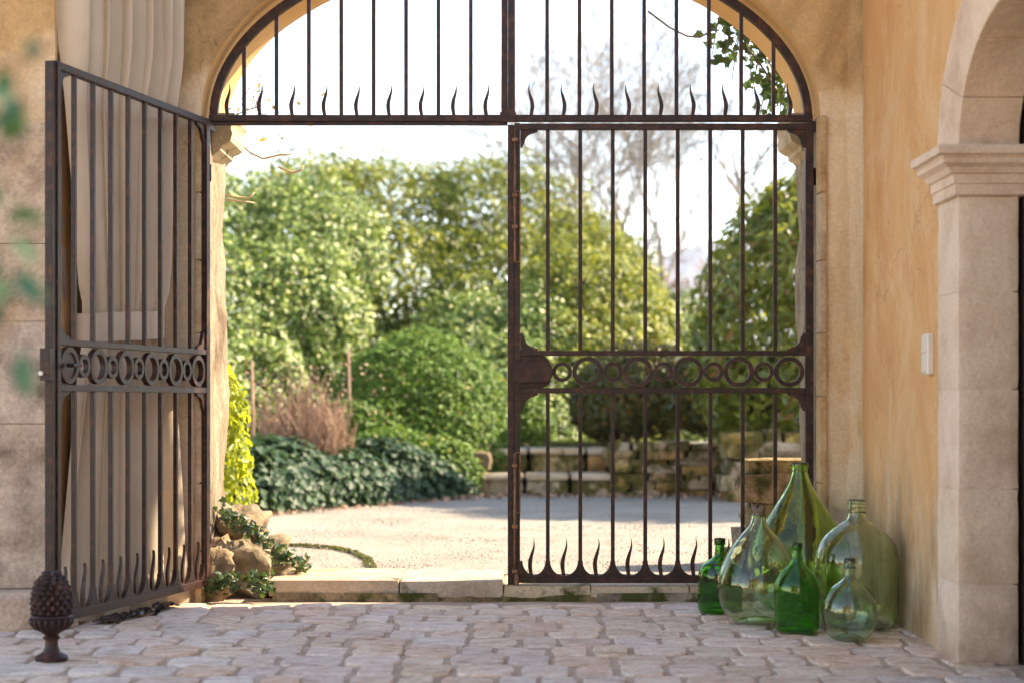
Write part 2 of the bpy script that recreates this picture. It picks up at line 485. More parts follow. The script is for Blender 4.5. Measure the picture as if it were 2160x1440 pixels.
MAT['ivy_sun'] = leaf_mat('ivy_leaf_light', [(0.0, (0.015, 0.04, 0.015)), (0.6, (0.035, 0.075, 0.025)), (1.0, (0.07, 0.12, 0.035))], 0.22, (0.2, 0.32, 0.05), 0.35)
MAT['laurel'] = leaf_mat('laurel_leaf', [(0.0, (0.05, 0.085, 0.012)), (0.5, (0.13, 0.18, 0.025)), (0.9, (0.24, 0.27, 0.035)), (0.97, (0.22, 0.10, 0.04)), (1.0, (0.25, 0.12, 0.05))], 0.45, (0.50, 0.52, 0.05), 0.28, 0.6)
MAT['under'] = leaf_mat('understory_leaf', [(0.0, (0.04, 0.06, 0.015)), (0.6, (0.085, 0.10, 0.025)), (0.92, (0.15, 0.13, 0.03)), (1.0, (0.3, 0.14, 0.03))], 0.3, (0.28, 0.28, 0.04))
MAT['lime'] = leaf_mat('lime_leaf', [(0.0, (0.14, 0.20, 0.02)), (0.6, (0.24, 0.30, 0.03)), (1.0, (0.36, 0.38, 0.04))], 0.55, (0.62, 0.66, 0.04))
MAT['near'] = leaf_mat('near_leaf', [(0.0, (0.012, 0.06, 0.04)), (0.5, (0.025, 0.07, 0.015)), (1.0, (0.03, 0.10, 0.08))], 0.12, (0.06, 0.18, 0.04), .6, .2)
MAT['grass'] = leaf_mat('grass_blade', [(0.0, (0.06, 0.09, 0.02)), (1.0, (0.14, 0.16, 0.05))], 0.3)
MAT['dryleaf'] = leaf_mat('dry_leaf', [(0.0, (0.28, 0.19, 0.06)), (1.0, (0.42, 0.30, 0.10))], 0.4, (0.5, 0.36, 0.1))

# ------------------------------------------------------------------ foliage
def leaf_cloud(name, P, N, size, mat, parent, aspect=0.55, fold=0.22, droop=0.0, spread=0.9, kind='stuff'):
    """many leaf faces (two quads each, folded at the midrib) in ONE mesh"""
    n = len(P)
    off = np.array(parent.location) if parent is not None else 0.0
    P = P - off
    N = N + rng.normal(0, spread * 0.5, (n, 3))
    N /= np.linalg.norm(N, axis=1, keepdims=True) + 1e-9
    d = np.cross(N, rng.normal(0, 1, (n, 3)))
    d /= np.linalg.norm(d, axis=1, keepdims=True) + 1e-9
    if droop:
        d[:, 2] -= droop
        d /= np.linalg.norm(d, axis=1, keepdims=True)
    s = np.cross(N, d)
    L = (size * rng.uniform(0.7, 1.3, n))[:, None]
    W = L * aspect * 0.5
    up = N * W * fold * 2
    V = np.stack([P - d * L * .5, P - d * L * .18 + s * W + up, P + d * L * .2 + s * W * .85 + up, P + d * L * .5,
                  P + d * L * .2 - s * W * .85 + up, P - d * L * .18 - s * W + up], axis=1).reshape(-1, 3)
    base = (np.arange(n) * 6)[:, None]
    idx = np.concatenate([base + np.array([[0, 1, 2, 3]]), base + np.array([[3, 4, 5, 0]])], axis=1).reshape(-1)
    me = bpy.data.meshes.new(name)
    me.vertices.add(n * 6)
    me.vertices.foreach_set('co', V.astype(np.float32).reshape(-1))
    me.loops.add(n * 8)
    me.loops.foreach_set('vertex_index', idx.astype(np.int32))
    me.polygons.add(n * 2)
    me.polygons.foreach_set('loop_start', (np.arange(n * 2) * 4).astype(np.int32))
    me.update(calc_edges=True)
    at_ = me.attributes.new('rnd', 'FLOAT', 'FACE')
    at_.data.foreach_set('value', np.repeat(rng.uniform(0, 1, n), 2).astype(np.float32))
    o = link_mesh(name, me, mat, parent)
    if kind: o['kind'] = kind
    return o

def ellipsoid_points(lobes, count, depth=0.22, lump=0.12, freq=2.2, zmin=None):
    """points near the surface of a union of ellipsoids (cx,cy,cz,rx,ry,rz)"""
    A = np.array([rx * ry + ry * rz + rx * rz for *_, rx, ry, rz in lobes])
    cnt = np.maximum((count * A / A.sum()).astype(int), 10)
    Ps, Ns = [], []
    for (cx, cy, cz, rx, ry, rz), k in zip(lobes, cnt):
        u = rng.normal(0, 1, (k, 3))
        u /= np.linalg.norm(u, axis=1, keepdims=True)
        ph = cx * 3.1 + cy * 1.7
        w = (np.sin(u[:, 0] * freq * 2.1 + ph) * np.sin(u[:, 1] * freq * 2.7 + ph * .7) * np.sin(u[:, 2] * freq * 2.3 + 1.3 + ph)
             + .6 * np.sin(u[:, 0] * freq * 5.3 + u[:, 2] * freq * 4.1 + ph) * np.sin(u[:, 1] * freq * 4.9 + u[:, 2] * freq * 3.1))
        rad = 1 + lump * w - depth * rng.uniform(0, 1, k) ** 1.6 + .035 * np.sin(u[:, 0] * 23 / 1 + ph * 3) * np.sin(u[:, 1] * 21 + u[:, 2] * 19)
        p_ = np.array([cx, cy, cz]) + u * np.array([rx, ry, rz]) * rad[:, None]
        n_ = u / np.array([rx, ry, rz])
        n_ /= np.linalg.norm(n_, axis=1, keepdims=True)
        keep = np.ones(k, bool)
        for q in lobes:
            if q == (cx, cy, cz, rx, ry, rz): continue
            e = (p_ - np.array(q[:3])) / np.array(q[3:])
            keep &= (e ** 2).sum(1) > 0.62
        if zmin is not None: keep &= p_[:, 2] > zmin
        Ps.append(p_[keep]); Ns.append(n_[keep])
    return np.concatenate(Ps), np.concatenate(Ns)

def stems(name, base, targets, r0, mat, parent, rt=0.006, n=5):
    b = MB(parent.location)
    for t in targets:
        t = Vector(t); s = Vector(base) + Vector((random.uniform(-r0, r0), random.uniform(-r0, r0), 0))
        mid = s.lerp(t, 0.5) + Vector((random.uniform(-.1, .1), random.uniform(-.1, .1), 0.08)) * (t - s).length
        pts = [s, s.lerp(mid, .5) + Vector((0, 0, .03)), mid, mid.lerp(t, .55), t]
        b.tube(pts, [r0, r0 * .8, r0 * .6, r0 * .4, rt], n)
    return b.build(name, mat, parent, smooth=True)

def shrub(name, label, cat, lobes, count, size, mat, group=None, shoots=0, depth=0.22, lump=0.12, spread=0.9, aspect=.55, zmin=0.05, fold=.22, up=0.0, part='foliage', freq=2.2, bias=None):
    bx = sum(l[0] for l in lobes) / len(lobes); by = sum(l[1] for l in lobes) / len(lobes)
    t = thing(name, label, cat, (bx, by, 0.07), 0, group)
    P, N = ellipsoid_points(lobes, count, depth, lump, freq, zmin=zmin)
    N = N * (.6 if bias else 1) + (np.array(bias) if bias else np.array([0, 0, up]))
    leaf_cloud(part, P, N, np.full(len(P), size), mat, t, aspect=aspect, spread=spread, fold=fold)
    stems('branches', (bx, by, 0.05), [(l[0] + random.uniform(-.5, .5) * l[3], l[1] + random.uniform(-.5, .5) * l[4], l[2] + random.uniform(-.1, .6) * l[5]) for l in lobes for _ in range(3)], 0.035, MAT['bark'], t)
    if shoots:
        b = MB(t.location); SP, SN = [], []
        for _ in range(shoots):
            l = random.choice(lobes)
            a = random.uniform(0, 2 * PI); e = random.uniform(0.75, 1.4)
            u = Vector((math.cos(a) * math.cos(e), math.sin(a) * math.cos(e), math.sin(e)))
            s = Vector(l[:3]) + Vector((u.x * l[3], u.y * l[4], u.z * l[5])) * .95
            d = (u + Vector((random.uniform(-.3, .3), random.uniform(-.3, .3), .9))).normalized()
            ln = random.uniform(.15, .42)
            b.tube([s, s + d * ln * .5, s + d * ln + Vector((random.uniform(-.04, .04), 0, 0))], [.005, .004, .002], 4)
            for k in range(9):
                SP.append(s + d * ln * random.uniform(.05, 1)); SN.append(Vector((random.uniform(-1, 1), random.uniform(-1, 1), .4)))
        b.build('shoots', MAT['bark'], t)['kind'] = 'stuff'
        leaf_cloud('shoot_leaves', np.array([tuple(v) for v in SP]), np.array([tuple(v) for v in SN]), np.full(len(SP), size * .8), mat, t, aspect=aspect)
    return t

def ivy_leaf_mesh(name, s=1.0):
    o = [(0, -.05), (.22, -.18), (.30, .05), (.52, .22), (.27, .38), (.0, .85)]
    pts = o + [(-x, y) for x, y in reversed(o[1:-1])]
    v = [(0, .18 * s, .05 * s)] + [(x * s, y * s, -abs(x) * .18 * s) for x, y in pts]
    f = [(0, i, i % len(pts) + 1) for i in range(1, len(pts) + 1)]
    return mesh(name, v, f)

def oval_leaf_mesh(name, s=1.0, asp=.42):
    L = [(0, 0), (.55, .18), (.98, .42), (.85, .68), (.45, .9), (0, 1.08)]
    v, f = [], []
    for i, (w, t) in enumerate(L):
        cz = .12 * math.sin(t * 2.6)
        v += [(-w * asp * .5 * s, t * s, (cz + .06 * w) * s), (0, t * s, cz * s), (w * asp * .5 * s, t * s, (cz + .06 * w) * s)]
    for i in range(5):
        a = i * 3
        f += [(a, a + 1, a + 4, a + 3), (a + 1, a + 2, a + 5, a + 4)]
    return mesh(name, v, f)

def leaf_objects(me, mat, parent, pts, nrms, smin=.8, smax=1.25, name='leaf', down=0.4):
    if not me.materials: me.materials.append(mat)
    off = Vector(parent.location)
    for p_, n_ in zip(pts, nrms):
        n_ = (Vector(n_) + Vector((random.gauss(0, .35), random.gauss(0, .35), random.gauss(0, .35)))).normalized()
        d = Vector((random.gauss(0, .7), random.gauss(0, .7), random.gauss(0, .7) - down))
        d = (d - n_ * d.dot(n_))
        if d.length < 1e-3: d = n_.orthogonal()
        d.normalize()
        s = d.cross(n_)
        M_ = Matrix((s, d, n_)).transposed().to_4x4()
        k = random.uniform(smin, smax)
        o = bpy.data.objects.new(name, me)
        C.objects.link(o)
        o.parent = parent
        o.matrix_local = Matrix.Translation(Vector(p_) - off) @ M_ @ Matrix.Scale(k, 4)

def rock_mesh(name, sx, sy, sz, seed, amp=.22, sub=2, flat=0.0):
    bm = bmesh.new()
    bmesh.ops.create_icosphere(bm, subdivisions=sub, radius=1)
    for v in bm.verts:
        p_ = v.co.copy()
        q = Vector([math.copysign(abs(c) ** (1 - flat), c) for c in p_])
        k = 1 + amp * nz(p_.x * 1.3 + seed, p_.y * 1.3 + seed * .7, p_.z * 1.6) + amp * .5 * nz(p_.x * 3.7 + seed, p_.y * 3.7, p_.z * 3.7 + seed)
        v.co = Vector((q.x * sx * k, q.y * sy * k, q.z * sz * k))
    me = bpy.data.meshes.new(name)
    bm.to_mesh(me); bm.free()
    smooth_angle(me, 50)
    return me

def block_mesh(name, sx, sy, sz, seed, j=.12, rnd=.18):
    """rough quarried block: subdivided box, rounded, jittered"""
    bm = bmesh.new()
    bmesh.ops.create_cube(bm, size=2)
    bmesh.ops.subdivide_edges(bm, edges=bm.edges[:], cuts=1, use_grid_fill=True)
    for v in bm.verts:
        p_ = v.co.copy()
        r_ = p_.length / math.sqrt(3)
        k = 1 - rnd * max(0, (p_.length - 1.05)) / .7
        q = p_ * k
        v.co = Vector((q.x * sx * (1 + j * nz(p_.y + seed, p_.z, seed)), q.y * sy * (1 + j * nz(p_.x, p_.z + seed, seed + 3)), q.z * sz * (1 + j * nz(p_.x + seed, p_.y, seed + 7))))
    me = bpy.data.meshes.new(name)
    bm.to_mesh(me); bm.free()
    smooth_angle(me, 55)
    return me

def worn_block(name, sx, sy, sz, seed):
    """squared stone whose arrises are worn and chipped"""
    bm = bmesh.new()
    bmesh.ops.create_cube(bm, size=2)
    bmesh.ops.subdivide_edges(bm, edges=bm.edges[:], cuts=9, use_grid_fill=True)
    for v in bm.verts:
        x, y, z = v.co.x * sx, v.co.y * sy, v.co.z * sz
        near = sorted((sx - abs(x), sy - abs(y), sz - abs(z)))
        edge = 1.0 if near[1] < .004 else 0.0
        c = .0035 * edge * (1 + 1.6 * max(0, nz(x * 22 + seed, y * 22, z * 22))) + .0012 * nz(x * 9 + seed, y * 9, z * 9)
        q = Vector((math.copysign(max(abs(x) - c, 0), x), math.copysign(max(abs(y) - c, 0), y), math.copysign(max(abs(z) - c * .25, 0), z)))
        v.co = q
    me = bpy.data.meshes.new(name)
    bm.to_mesh(me); bm.free()
    smooth_angle(me, 40)
    return me

# ------------------------------------------------------------------ ground sheets
GZ = 0.07
def sheet(name, x0, x1, y0, y1, z, mat, label=None, nx=2, ny=2, fn=None):
    v, f = [], []
    for j in range(ny + 1):
        for i in range(nx + 1):
            x = x0 + (x1 - x0) * i / nx; y = y0 + (y1 - y0) * j / ny
            v.append((x, y, z + (fn(x, y) if fn else 0)))
    for j in range(ny):
        for i in range(nx):
            a = j * (nx + 1) + i
            f.append((a, a + 1, a + nx + 2, a + nx + 1))
    o = link_mesh(name, mesh(name, v, f, True), mat)
    return tag(o, label, None, None, 'structure')

sheet('ground', -630, 630, -110, 850, -0.10, MAT['earth'], 'bare earth around the garden reaching to the hills')
sheet('gravel_path', -14, 14, 0.40, 11.5, GZ, MAT['gravel'], 'pale gravel drive outside the gate', 120, 60, lambda x, y: 0.006 * nz(x * 2, y * 2) + .003 * nz(x * 7, y * 7))
sheet('courtyard_ground', -9, 9, -20, -2.4, -0.03, MAT['court'], 'pale courtyard ground inside the gate')
floor = sheet('cobble_floor', -2.9, 1.75, -2.6, 0.05, 0.003, MAT['mortar'], 'earth bed of the pale cobbled courtyard floor', 40, 24, lambda x, y: .004 * nz(x * 5, y * 5))
# cobbles, one object each
y = -0.215; row = 0
while y > -2.6:
    pitch = random.uniform(.18, .23) * (1.0 if row else .8)
    x = -2.35 + random.uniform(0, .12)
    while x < 1.44:
        w = random.uniform(.115, .215)
        if random.random() < .12: w *= 1.3
        cx = x + w / 2
        cy = y - pitch / 2 + .016 * nz(cx * 1.1, row * .8) + random.uniform(-.006, .006)
        hx, hy = (w - random.uniform(.008, .018)) / 2, (pitch - random.uniform(.010, .022)) / 2
        if cx > 1.40 and False: break
        ex = random.uniform(4, 9); n = 20
        out_ = []
        ph = random.uniform(0, 50)
        for k in range(n):
            a = 2 * PI * (k + .5) / n
            ca, sa = math.cos(a), math.sin(a)
            rr = (abs(ca) ** ex + abs(sa) ** ex) ** (-1 / ex)
            rr *= 1 + .11 * nz(ca * 1.6 + ph, sa * 1.6, 2.2)
            out_.append((ca * rr * hx, sa * rr * hy))
        h = random.uniform(.008, .016); tx, ty = random.uniform(-.03, .03), random.uniform(-.015, .025)
        v = []
        for s_, z_ in ((1.0, -.03), (1.0, h * .60), (.945, h * .97), (.60, h)):
            v += [(px_ * s_, py_ * s_, z_ + (tx * px_ + ty * py_ if z_ > 0 else 0) + (.0030 * nz(px_ * 26 + ph, py_ * 20) if z_ > 0 else 0)) for px_, py_ in out_]
        v.append((0, 0, h + .001))
        f = [(i * n + k, i * n + (k + 1) % n, (i + 1) * n + (k + 1) % n, (i + 1) * n + k) for i in range(3) for k in range(n)]
        f += [(3 * n + k, 3 * n + (k + 1) % n, 4 * n) for k in range(n)]
        me = mesh('cobble', v, f); smooth_angle(me, 32)
        link_mesh('cobble', me, MAT['cobble'], floor, (cx, cy, 0))
        x += w + random.uniform(0, .012)
    y -= pitch; row += 1

# ------------------------------------------------------------------ gate wall with its basket arch
A_, B_, SPR, AX = 1.283, 0.775, 2.03, -0.005
YF, YB = -0.14, 0.45
wall = thing('gate_wall', 'ochre and brown rendered wall around the arched gateway', 'wall', (0, 0, 0))
curve = []
for k in range(19): curve.append((AX - A_, -0.06 + (SPR + .06) * k / 18, 'l'))
for k in range(1, 48):
    a = PI - PI * k / 48
    curve.append((AX + A_ * math.cos(a), SPR + B_ * math.sin(a), 'a'))
for k in range(19): curve.append((AX + A_, SPR - (SPR + .06) * k / 18, 'r'))
XL, XR, ZT = -3.4, 3.4, 5.2
def outer(px_, pz_, side, xl, xr, zt):
    if side == 'l': return (xl, pz_)
    if side == 'r': return (xr, pz_)
    dx, dz = px_ - AX, (pz_ - SPR) * 1.0
    ts = []
    if dx > 1e-6: ts.append((xr - AX) / dx)
    if dx < -1e-6: ts.append((xl - AX) / dx)
    if dz > 1e-6: ts.append((zt - SPR) / dz)
    t_ = min(ts)
    return (AX + dx * t_, SPR + dz * t_)
def wall_layers():
    v, f = [], []
    n = len(curve)
    rings = []
    def ring(fn):
        b = len(v)
        for i, (x, z, s) in enumerate(curve): v.append(fn(x, z, s))
        rings.append(b)
    K = [1.0, .40, .20, .09, .03, .0]
    for k in K:                                                    # front face, from outside in
        def fr(x, z, s, k=k):
            ox, oz = outer(x, z, s, XL, XR, ZT)
            X, Z = x + (ox - x) * k, z + (oz - z) * k
            yy = YF + .012 * nz(X * 2.2, Z * 2.2, 3) + .005 * nz(X * 8, Z * 8, 1)
            if k == 0: yy += .012
            return (X, yy, Z)
        ring(fr)
    for y_ in (-.10, -.03, .05, .13, .21, .29, .37, .42, YB):       # reveal
        def rv(x, z, s, y_=y_):
            g_ = max(0, (y_ + .1)) / .55
            am = .006 + .030 * g_ * (1.25 if s == 'l' else .9 if s == 'r' else .25)
            d_ = am * (nz(y_ * 5 + x, z * 3.3, 5) + .6 * nz(y_ * 11, z * 9 + x, 8)) - (.006 if y_ < 0 else 0)
            cx_ = (x - AX); cz_ = (z - SPR) if s == 'a' else 0
            l_ = math.hypot(cx_, cz_) or 1
            return (x - cx_ / l_ * d_, y_, z - cz_ / l_ * d_)
        ring(rv)
    for k in (.03, .1, .4, 1.0):                                    # outer face
        def bk(x, z, s, k=k):
            ox, oz = outer(x, z, s, -3.4, 3.4, ZT)
            X, Z = x + (ox - x) * k, z + (oz - z) * k
            return (X, YB + .012 + .01 * nz(X * 3, Z * 3, 9), Z)
        ring(bk)
    for a, b in zip(rings[:-1], rings[1:]):
        f += [(a + i, a + i + 1, b + i + 1, b + i) for i in range(n - 1)]
    # top cap between front and back
    a, b = rings[0], rings[-1]
    f += [(a + i + 1, a + i, b + i, b + i + 1) for i in range(n - 1)]
    return v, f
v, f = wall_layers()
nseg = len(curve) - 1
fr_, rv_ = f[:5 * nseg] + f[14 * nseg:], f[5 * nseg:14 * nseg]
def used_only(v, f):
    ids = sorted({i for q in f for i in q}); mp = {a: b for b, a in enumerate(ids)}
    return [v[i] for i in ids], [tuple(mp[i] for i in q) for q in f]
me = mesh('render_coat', *used_only(v, fr_)); smooth_angle(me, 48)
link_mesh('render_coat', me, MAT['render'], wall)
# the reveal: jambs in bare stone, the arch soffit in ochre plaster
jamb_f, arch_f = [], []
for k_, q in enumerate(rv_):
    i_ = k_ % nseg
    (jamb_f if (i_ < 18 or i_ >= nseg - 18) else arch_f).append(q)
me = mesh('reveal', *used_only(v, jamb_f)); smooth_angle(me, 60)
link_mesh('reveal', me, MAT['reveal'], wall)
me = mesh('soffit', *used_only(v, arch_f)); smooth_angle(me, 60)
link_mesh('soffit', me, MAT['plaster'], wall)
for sx_, e in ((-1, AX - A_), (1, AX + A_)):
    zz_ = [-.03, .22, .50, .86, 1.12, 1.42, 1.70, 2.02]
    for z0, z1 in zip(zz_[:-1], zz_[1:]):
        x0, x1 = sorted((e - sx_ * .0035, e + sx_ * .021))
        me = block_mesh('jamb_stone', (x1 - x0) / 2, .050, (z1 - z0) / 2 - .0008, z0 * 7 + sx_, .015, .02)
        link_mesh('jamb_stone', me, MAT['quoin'], wall, ((x0 + x1) / 2, -.098, (z0 + z1) / 2))
v, f = [], []
for k in range(40):
    z_ = -.02 + 4.2 * k / 39
    r_ = .075 + .03 * nz(z_ * 1.3, 5.5) + .012 * nz(z_ * 6, 2.5)
    cx_, cy_ = 1.4385 - r_, -.132 - r_
    for i in range(8):
        a = PI / 2 * i / 7
        v.append((cx_ + r_ * math.sin(a), cy_ + r_ * math.cos(a), z_))
for k in range(39):
    for i in range(7):
        a = k * 8 + i
        f.append((a, a + 8, a + 9, a + 1))
link_mesh('corner_fillet', mesh('corner_fillet', v, f, True), MAT['render'], wall)
# corbels under the springing
for s in (-1, 1):
    e = AX + s * (A_ + .02)
    prof = [(0, 2.075), (.115, 2.075), (.118, 2.045), (.105, 2.03), (.10, 2.01), (.107, 1.985), (.098, 1.955), (.076, 1.94), (.058, 1.935), (.055, 1.915), (.037, 1.905), (.022, 1.885), (0, 1.875)]
    b = MB(); b.prism([(e - s * q, z) for q, z in prof], .13, .47)
    b.build('corbel', MAT['threshold'], wall, angle=35)

# ------------------------------------------------------------------ right wall with a narrow arched doorway
def xw(y): return 1.4425 + .0179 * y                                # wall plane, almost along the view
rwall = thing('plaster_wall', 'smooth ochre plastered wall with the pale stone doorway on the right', 'wall', (1.42, -1.5, 0))
DJ, DR, DS, DV = -1.82, 0.55, 1.635, 0.36                                     # far jamb, arch radius, springing
DC = DJ - DR
SW = 0.27                                                           # width of the stone surround
def stone_edge(n=24):
    e = [(DJ + SW, z) for z in np.linspace(-.04, DS, 12)]
    for k in range(1, n):
        a = PI * k / n
        e.append((DC + (DR + SW) * math.cos(a), DS + (DV + SW * .80) * math.sin(a)))
    e += [(DC - DR - SW, z) for z in np.linspace(DS, -.04, 12)]
    return e
E = stone_edge()
v, f = [], []
n = len(E)
for k in (0, .02, .3, .7, 1.0):
    for i, (yy, zz) in enumerate(E):
        if i < 12: oy, oz = -.10, zz
        elif i >= n - 12: oy, oz = -3.9, zz
        else:
            dy, dz = yy - DC, zz - DS
            t_ = min(((-.10 - DC) / dy) if dy > 1e-6 else 9e9, ((-3.9 - DC) / dy) if dy < -1e-6 else 9e9, (2.78 - DS) / dz)
            oy, oz = DC + dy * t_, DS + dz * t_
        Y, Z = yy + (oy - yy) * k, zz + (oz - zz) * k
        v.append((xw(Y) + .006 * nz(Y * 1.7, Z * 1.7, 4) + (.006 if k == 0 else 0) - 1.42, Y + 1.5, Z))
for k in range(4):
    f += [(k * n + i, k * n + i + 1, (k + 1) * n + i + 1, (k + 1) * n + i) for i in range(n - 1)]
me = mesh('plaster', v, f, True)
link_mesh('plaster', me, MAT['damp_plaster'], rwall)
ro = Vector(rwall.location)
def block(b, x0, x1, y0, y1, z0, z1): b.box(x0, x1, y0, y1, z0, z1)
zs = [-.04, .26, .56, .875, 1.18, 1.482]
for side in (0, 1):
    for k in range(5):
        y0, y1 = (DJ, DJ + SW) if side == 0 else (DC - DR - SW, DC - DR)
        x0_ = xw(y0) - .004 - random.uniform(0, .003)
        me = worn_block('jamb_stone', (1.60 - x0_) / 2, (y1 - y0) / 2, (zs[k + 1] - zs[k]) / 2 - .0006, k * 3.7 + side * 11)
        link_mesh('jamb_stone', me, MAT['stone'], rwall, Vector(((x0_ + 1.60) / 2, (y0 + y1) / 2, (zs[k] + zs[k + 1]) / 2)) - ro)
    b = MB(ro); b.box(xw(DJ) + .001, 1.58, (DJ if side == 0 else DC - DR - SW) + .005, (DJ + SW if side == 0 else DC - DR) - .005, -.03, 1.48); b.build('mortar', MAT['stone'], rwall)
    # moulded impost
    y0, y1 = (DJ, DJ + SW) if side == 0 else (DC - DR - SW, DC - DR)
    xi = xw(DJ) - .004
    prof = [(.0, 1.482), (.012, 1.486), (.012, 1.518), (.018, 1.521), (.020, 1.548), (.030, 1.552), (.040, 1.568), (.060, 1.580), (.063, 1.592), (.060, 1.596), (.066, 1.602), (.080, 1.606), (.082, 1.628), (.076, 1.634)]
    vv, ff = [], []
    for o_, z_ in prof:
        fa, fb = (o_, .25 * o_) if side == 0 else (.25 * o_, o_)
        vv += [(xi - o_, y0 - fa, z_), (1.62, y0 - fa, z_), (1.62, y1 + fb, z_), (xi - o_, y1 + fb, z_)]
    m_ = len(prof)
    for i in range(m_ - 1):
        ff += [(4 * i + k, 4 * i + (k + 1) % 4, 4 * i + 4 + (k + 1) % 4, 4 * i + 4 + k) for k in range(4)]
    ff += [(0, 3, 2, 1), (4 * m_ - 4, 4 * m_ - 3, 4 * m_ - 2, 4 * m_ - 1)]
    b = MB(ro); b.add(vv, ff)
    b.build('impost', MAT['stone'], rwall, angle=25)
# voussoirs
cuts = [0, .42, .95, 1.38, PI - 1.38, PI - .95, PI - .42, PI]
for a0, a1 in zip(cuts[:-1], cuts[1:]):
    b = MB(ro)
    vv, ff = [], []
    m_ = 8
    for i in range(m_ + 1):
        a = a0 + (a1 - a0) * i / m_ + (.002 if i == 0 else -.002 if i == m_ else 0)
        ri, ro_ = DR, DR + SW
        for r_, fl in ((ri, 0), (ro_, 1)):
            yy = DC + r_ * math.cos(a); zz = DS + (DV if not fl else DV + SW * .80) * math.sin(a)
            for x_ in (xw(DJ) - .004, 1.60):
                vv.append((x_, yy, zz + .002))
    for i in range(m_):
        q = 4 * i
        ff += [(q, q + 4, q + 5, q + 1), (q + 2, q + 3, q + 7, q + 6), (q, q + 2, q + 6, q + 4), (q + 1, q + 5, q + 7, q + 3)]
    ff += [(0, 1, 3, 2), (4 * m_, 4 * m_ + 2, 4 * m_ + 3, 4 * m_ + 1)]
    b.add(vv, ff)
    b.build('arch_stone', MAT['stone'], rwall, bevel=.003)
# glazed door behind the reveal
door = thing('glazed_door', 'dark timber framed glass door deep inside the stone doorway', 'door', (1.66, DC, 0))
b = MB(door.location)
for y0, y1 in ((DJ - .06, DJ + .05), (DC - DR - .05, DC - DR + .06)): b.box(1.615, 1.68, y0, y1, 0, 2.05)
b.box(1.615, 1.68, DJ - .06, DC - DR + .06, 1.96, 2.05); b.box(1.615, 1.68, DJ - .06, DC - DR + .06, 0, .18)
b.build('door_frame', MAT['wood'], door)
b = MB(door.location); b.box(1.64, 1.652, DC - DR + .05, DJ - .05, .18, 1.97); b.build('pane', MAT['pane'], door)
b = MB(ro); b.box(1.70, 1.86, -3.9, -.1, -.04, 2.76); b.build('wall_core', MAT['plaster'], rwall)
b = MB(ro); b.box(1.33, 1.86, -3.98, -3.9, -.04, 2.78); b.build('wall_end', MAT['stone'], rwall)
b = MB(ro); b.box(1.36, 1.88, -3.99, -.12, 2.781, 2.85); b.build('coping', MAT['stone'], rwall)
b = MB(ro); b.box(1.455, 1.87, -.75, -.12, 2.852, 5.2); b.build('added_sun_block', MAT['damp_plaster'], rwall)  # unseen block added above the wall to keep sun off the curtain
# doorbell / switch
sw = thing('wall_switch', 'slim white plastic double switch on the ochre plastered wall', 'switch', (xw(-1.435), -1.435, .995))
b = MB(); b.box(-.024, .003, -.036, .036, -.069, .069); b.build('housing', MAT['plastic'], sw, bevel=.005)
for z0, z1 in ((.006, .06), (-.06, -.002)):
    b = MB(); b.box(-.028, -.0235, -.026, .026, z0, z1); b.build('button', MAT['plastic'], sw, bevel=.002)

# ------------------------------------------------------------------ left wall
XLW, LJ = -1.685, -.93
lwall = thing('stone_wall', 'weathered plaster and stone wall on the left behind the curtain', 'wall', (XLW, -.5, 0))
lo_ = Vector(lwall.location)
v, f = [], []
ny, nzz = 10, 26
for i in range(ny + 1):
    for k in range(nzz + 1):
        Y = -.10 + (LJ + .03 + .10) * i / ny; Z = -.04 + 4.5 * k / nzz
        v.append((XLW + .008 * nz(Y * 3, Z * 3, 6) - lo_.x, Y - lo_.y, Z))
for i in range(ny):
    for k in range(nzz):
        a = i * (nzz + 1) + k
        f.append((a, a + 1, a + nzz + 2, a + nzz + 1))
link_mesh('plaster', mesh('plaster', v, f, True), MAT['plaster'], lwall)
zl = [.15, .755, 1.13, 1.415, 1.86]
for k in range(4):
    x0 = XLW
    for c, wd in enumerate((.42, .6) if k % 2 else (.66, .4)):
        sx_, sz_ = wd / 2 - .0005, (zl[k + 1] - zl[k]) / 2 - .0005
        me = block_mesh('jamb_stone', sx_, .15, sz_, k * 3.1 + c, .010, .003)
        link_mesh('jamb_stone', me, MAT['leftstone'], lwall, Vector((x0 - wd / 2 - .001, LJ + .15, (zl[k] + zl[k + 1]) / 2)) - lo_)
        x0 -= wd
v, f = [], []
for i in range(9):
    for k in range(21):
        X = XLW + .002 - 1.1 * i / 8; Z = 1.855 + 2.6 * k / 20
        v.append((X - lo_.x, LJ + .012 + .01 * nz(X * 4, Z * 4, 2) - lo_.y, Z))
for i in range(8):
    for k in range(20):
        a = i * 21 + k
        f.append((a, a + 1, a + 22, a + 21))
link_mesh('upper_plaster', mesh('upper_plaster', v, f, True), MAT['render'], lwall)
b = MB(lo_); b.box(-2.9, XLW - .02, LJ + .28, 0.1, -.04, 4.4); b.build('wall_core', MAT['plaster'], lwall)
b = MB(lo_); b.box(-2.78, XLW + .02, LJ - .14, LJ + .1, -.05, .148)
b.build('plinth', MAT['leftstone'], lwall, bevel=.02)

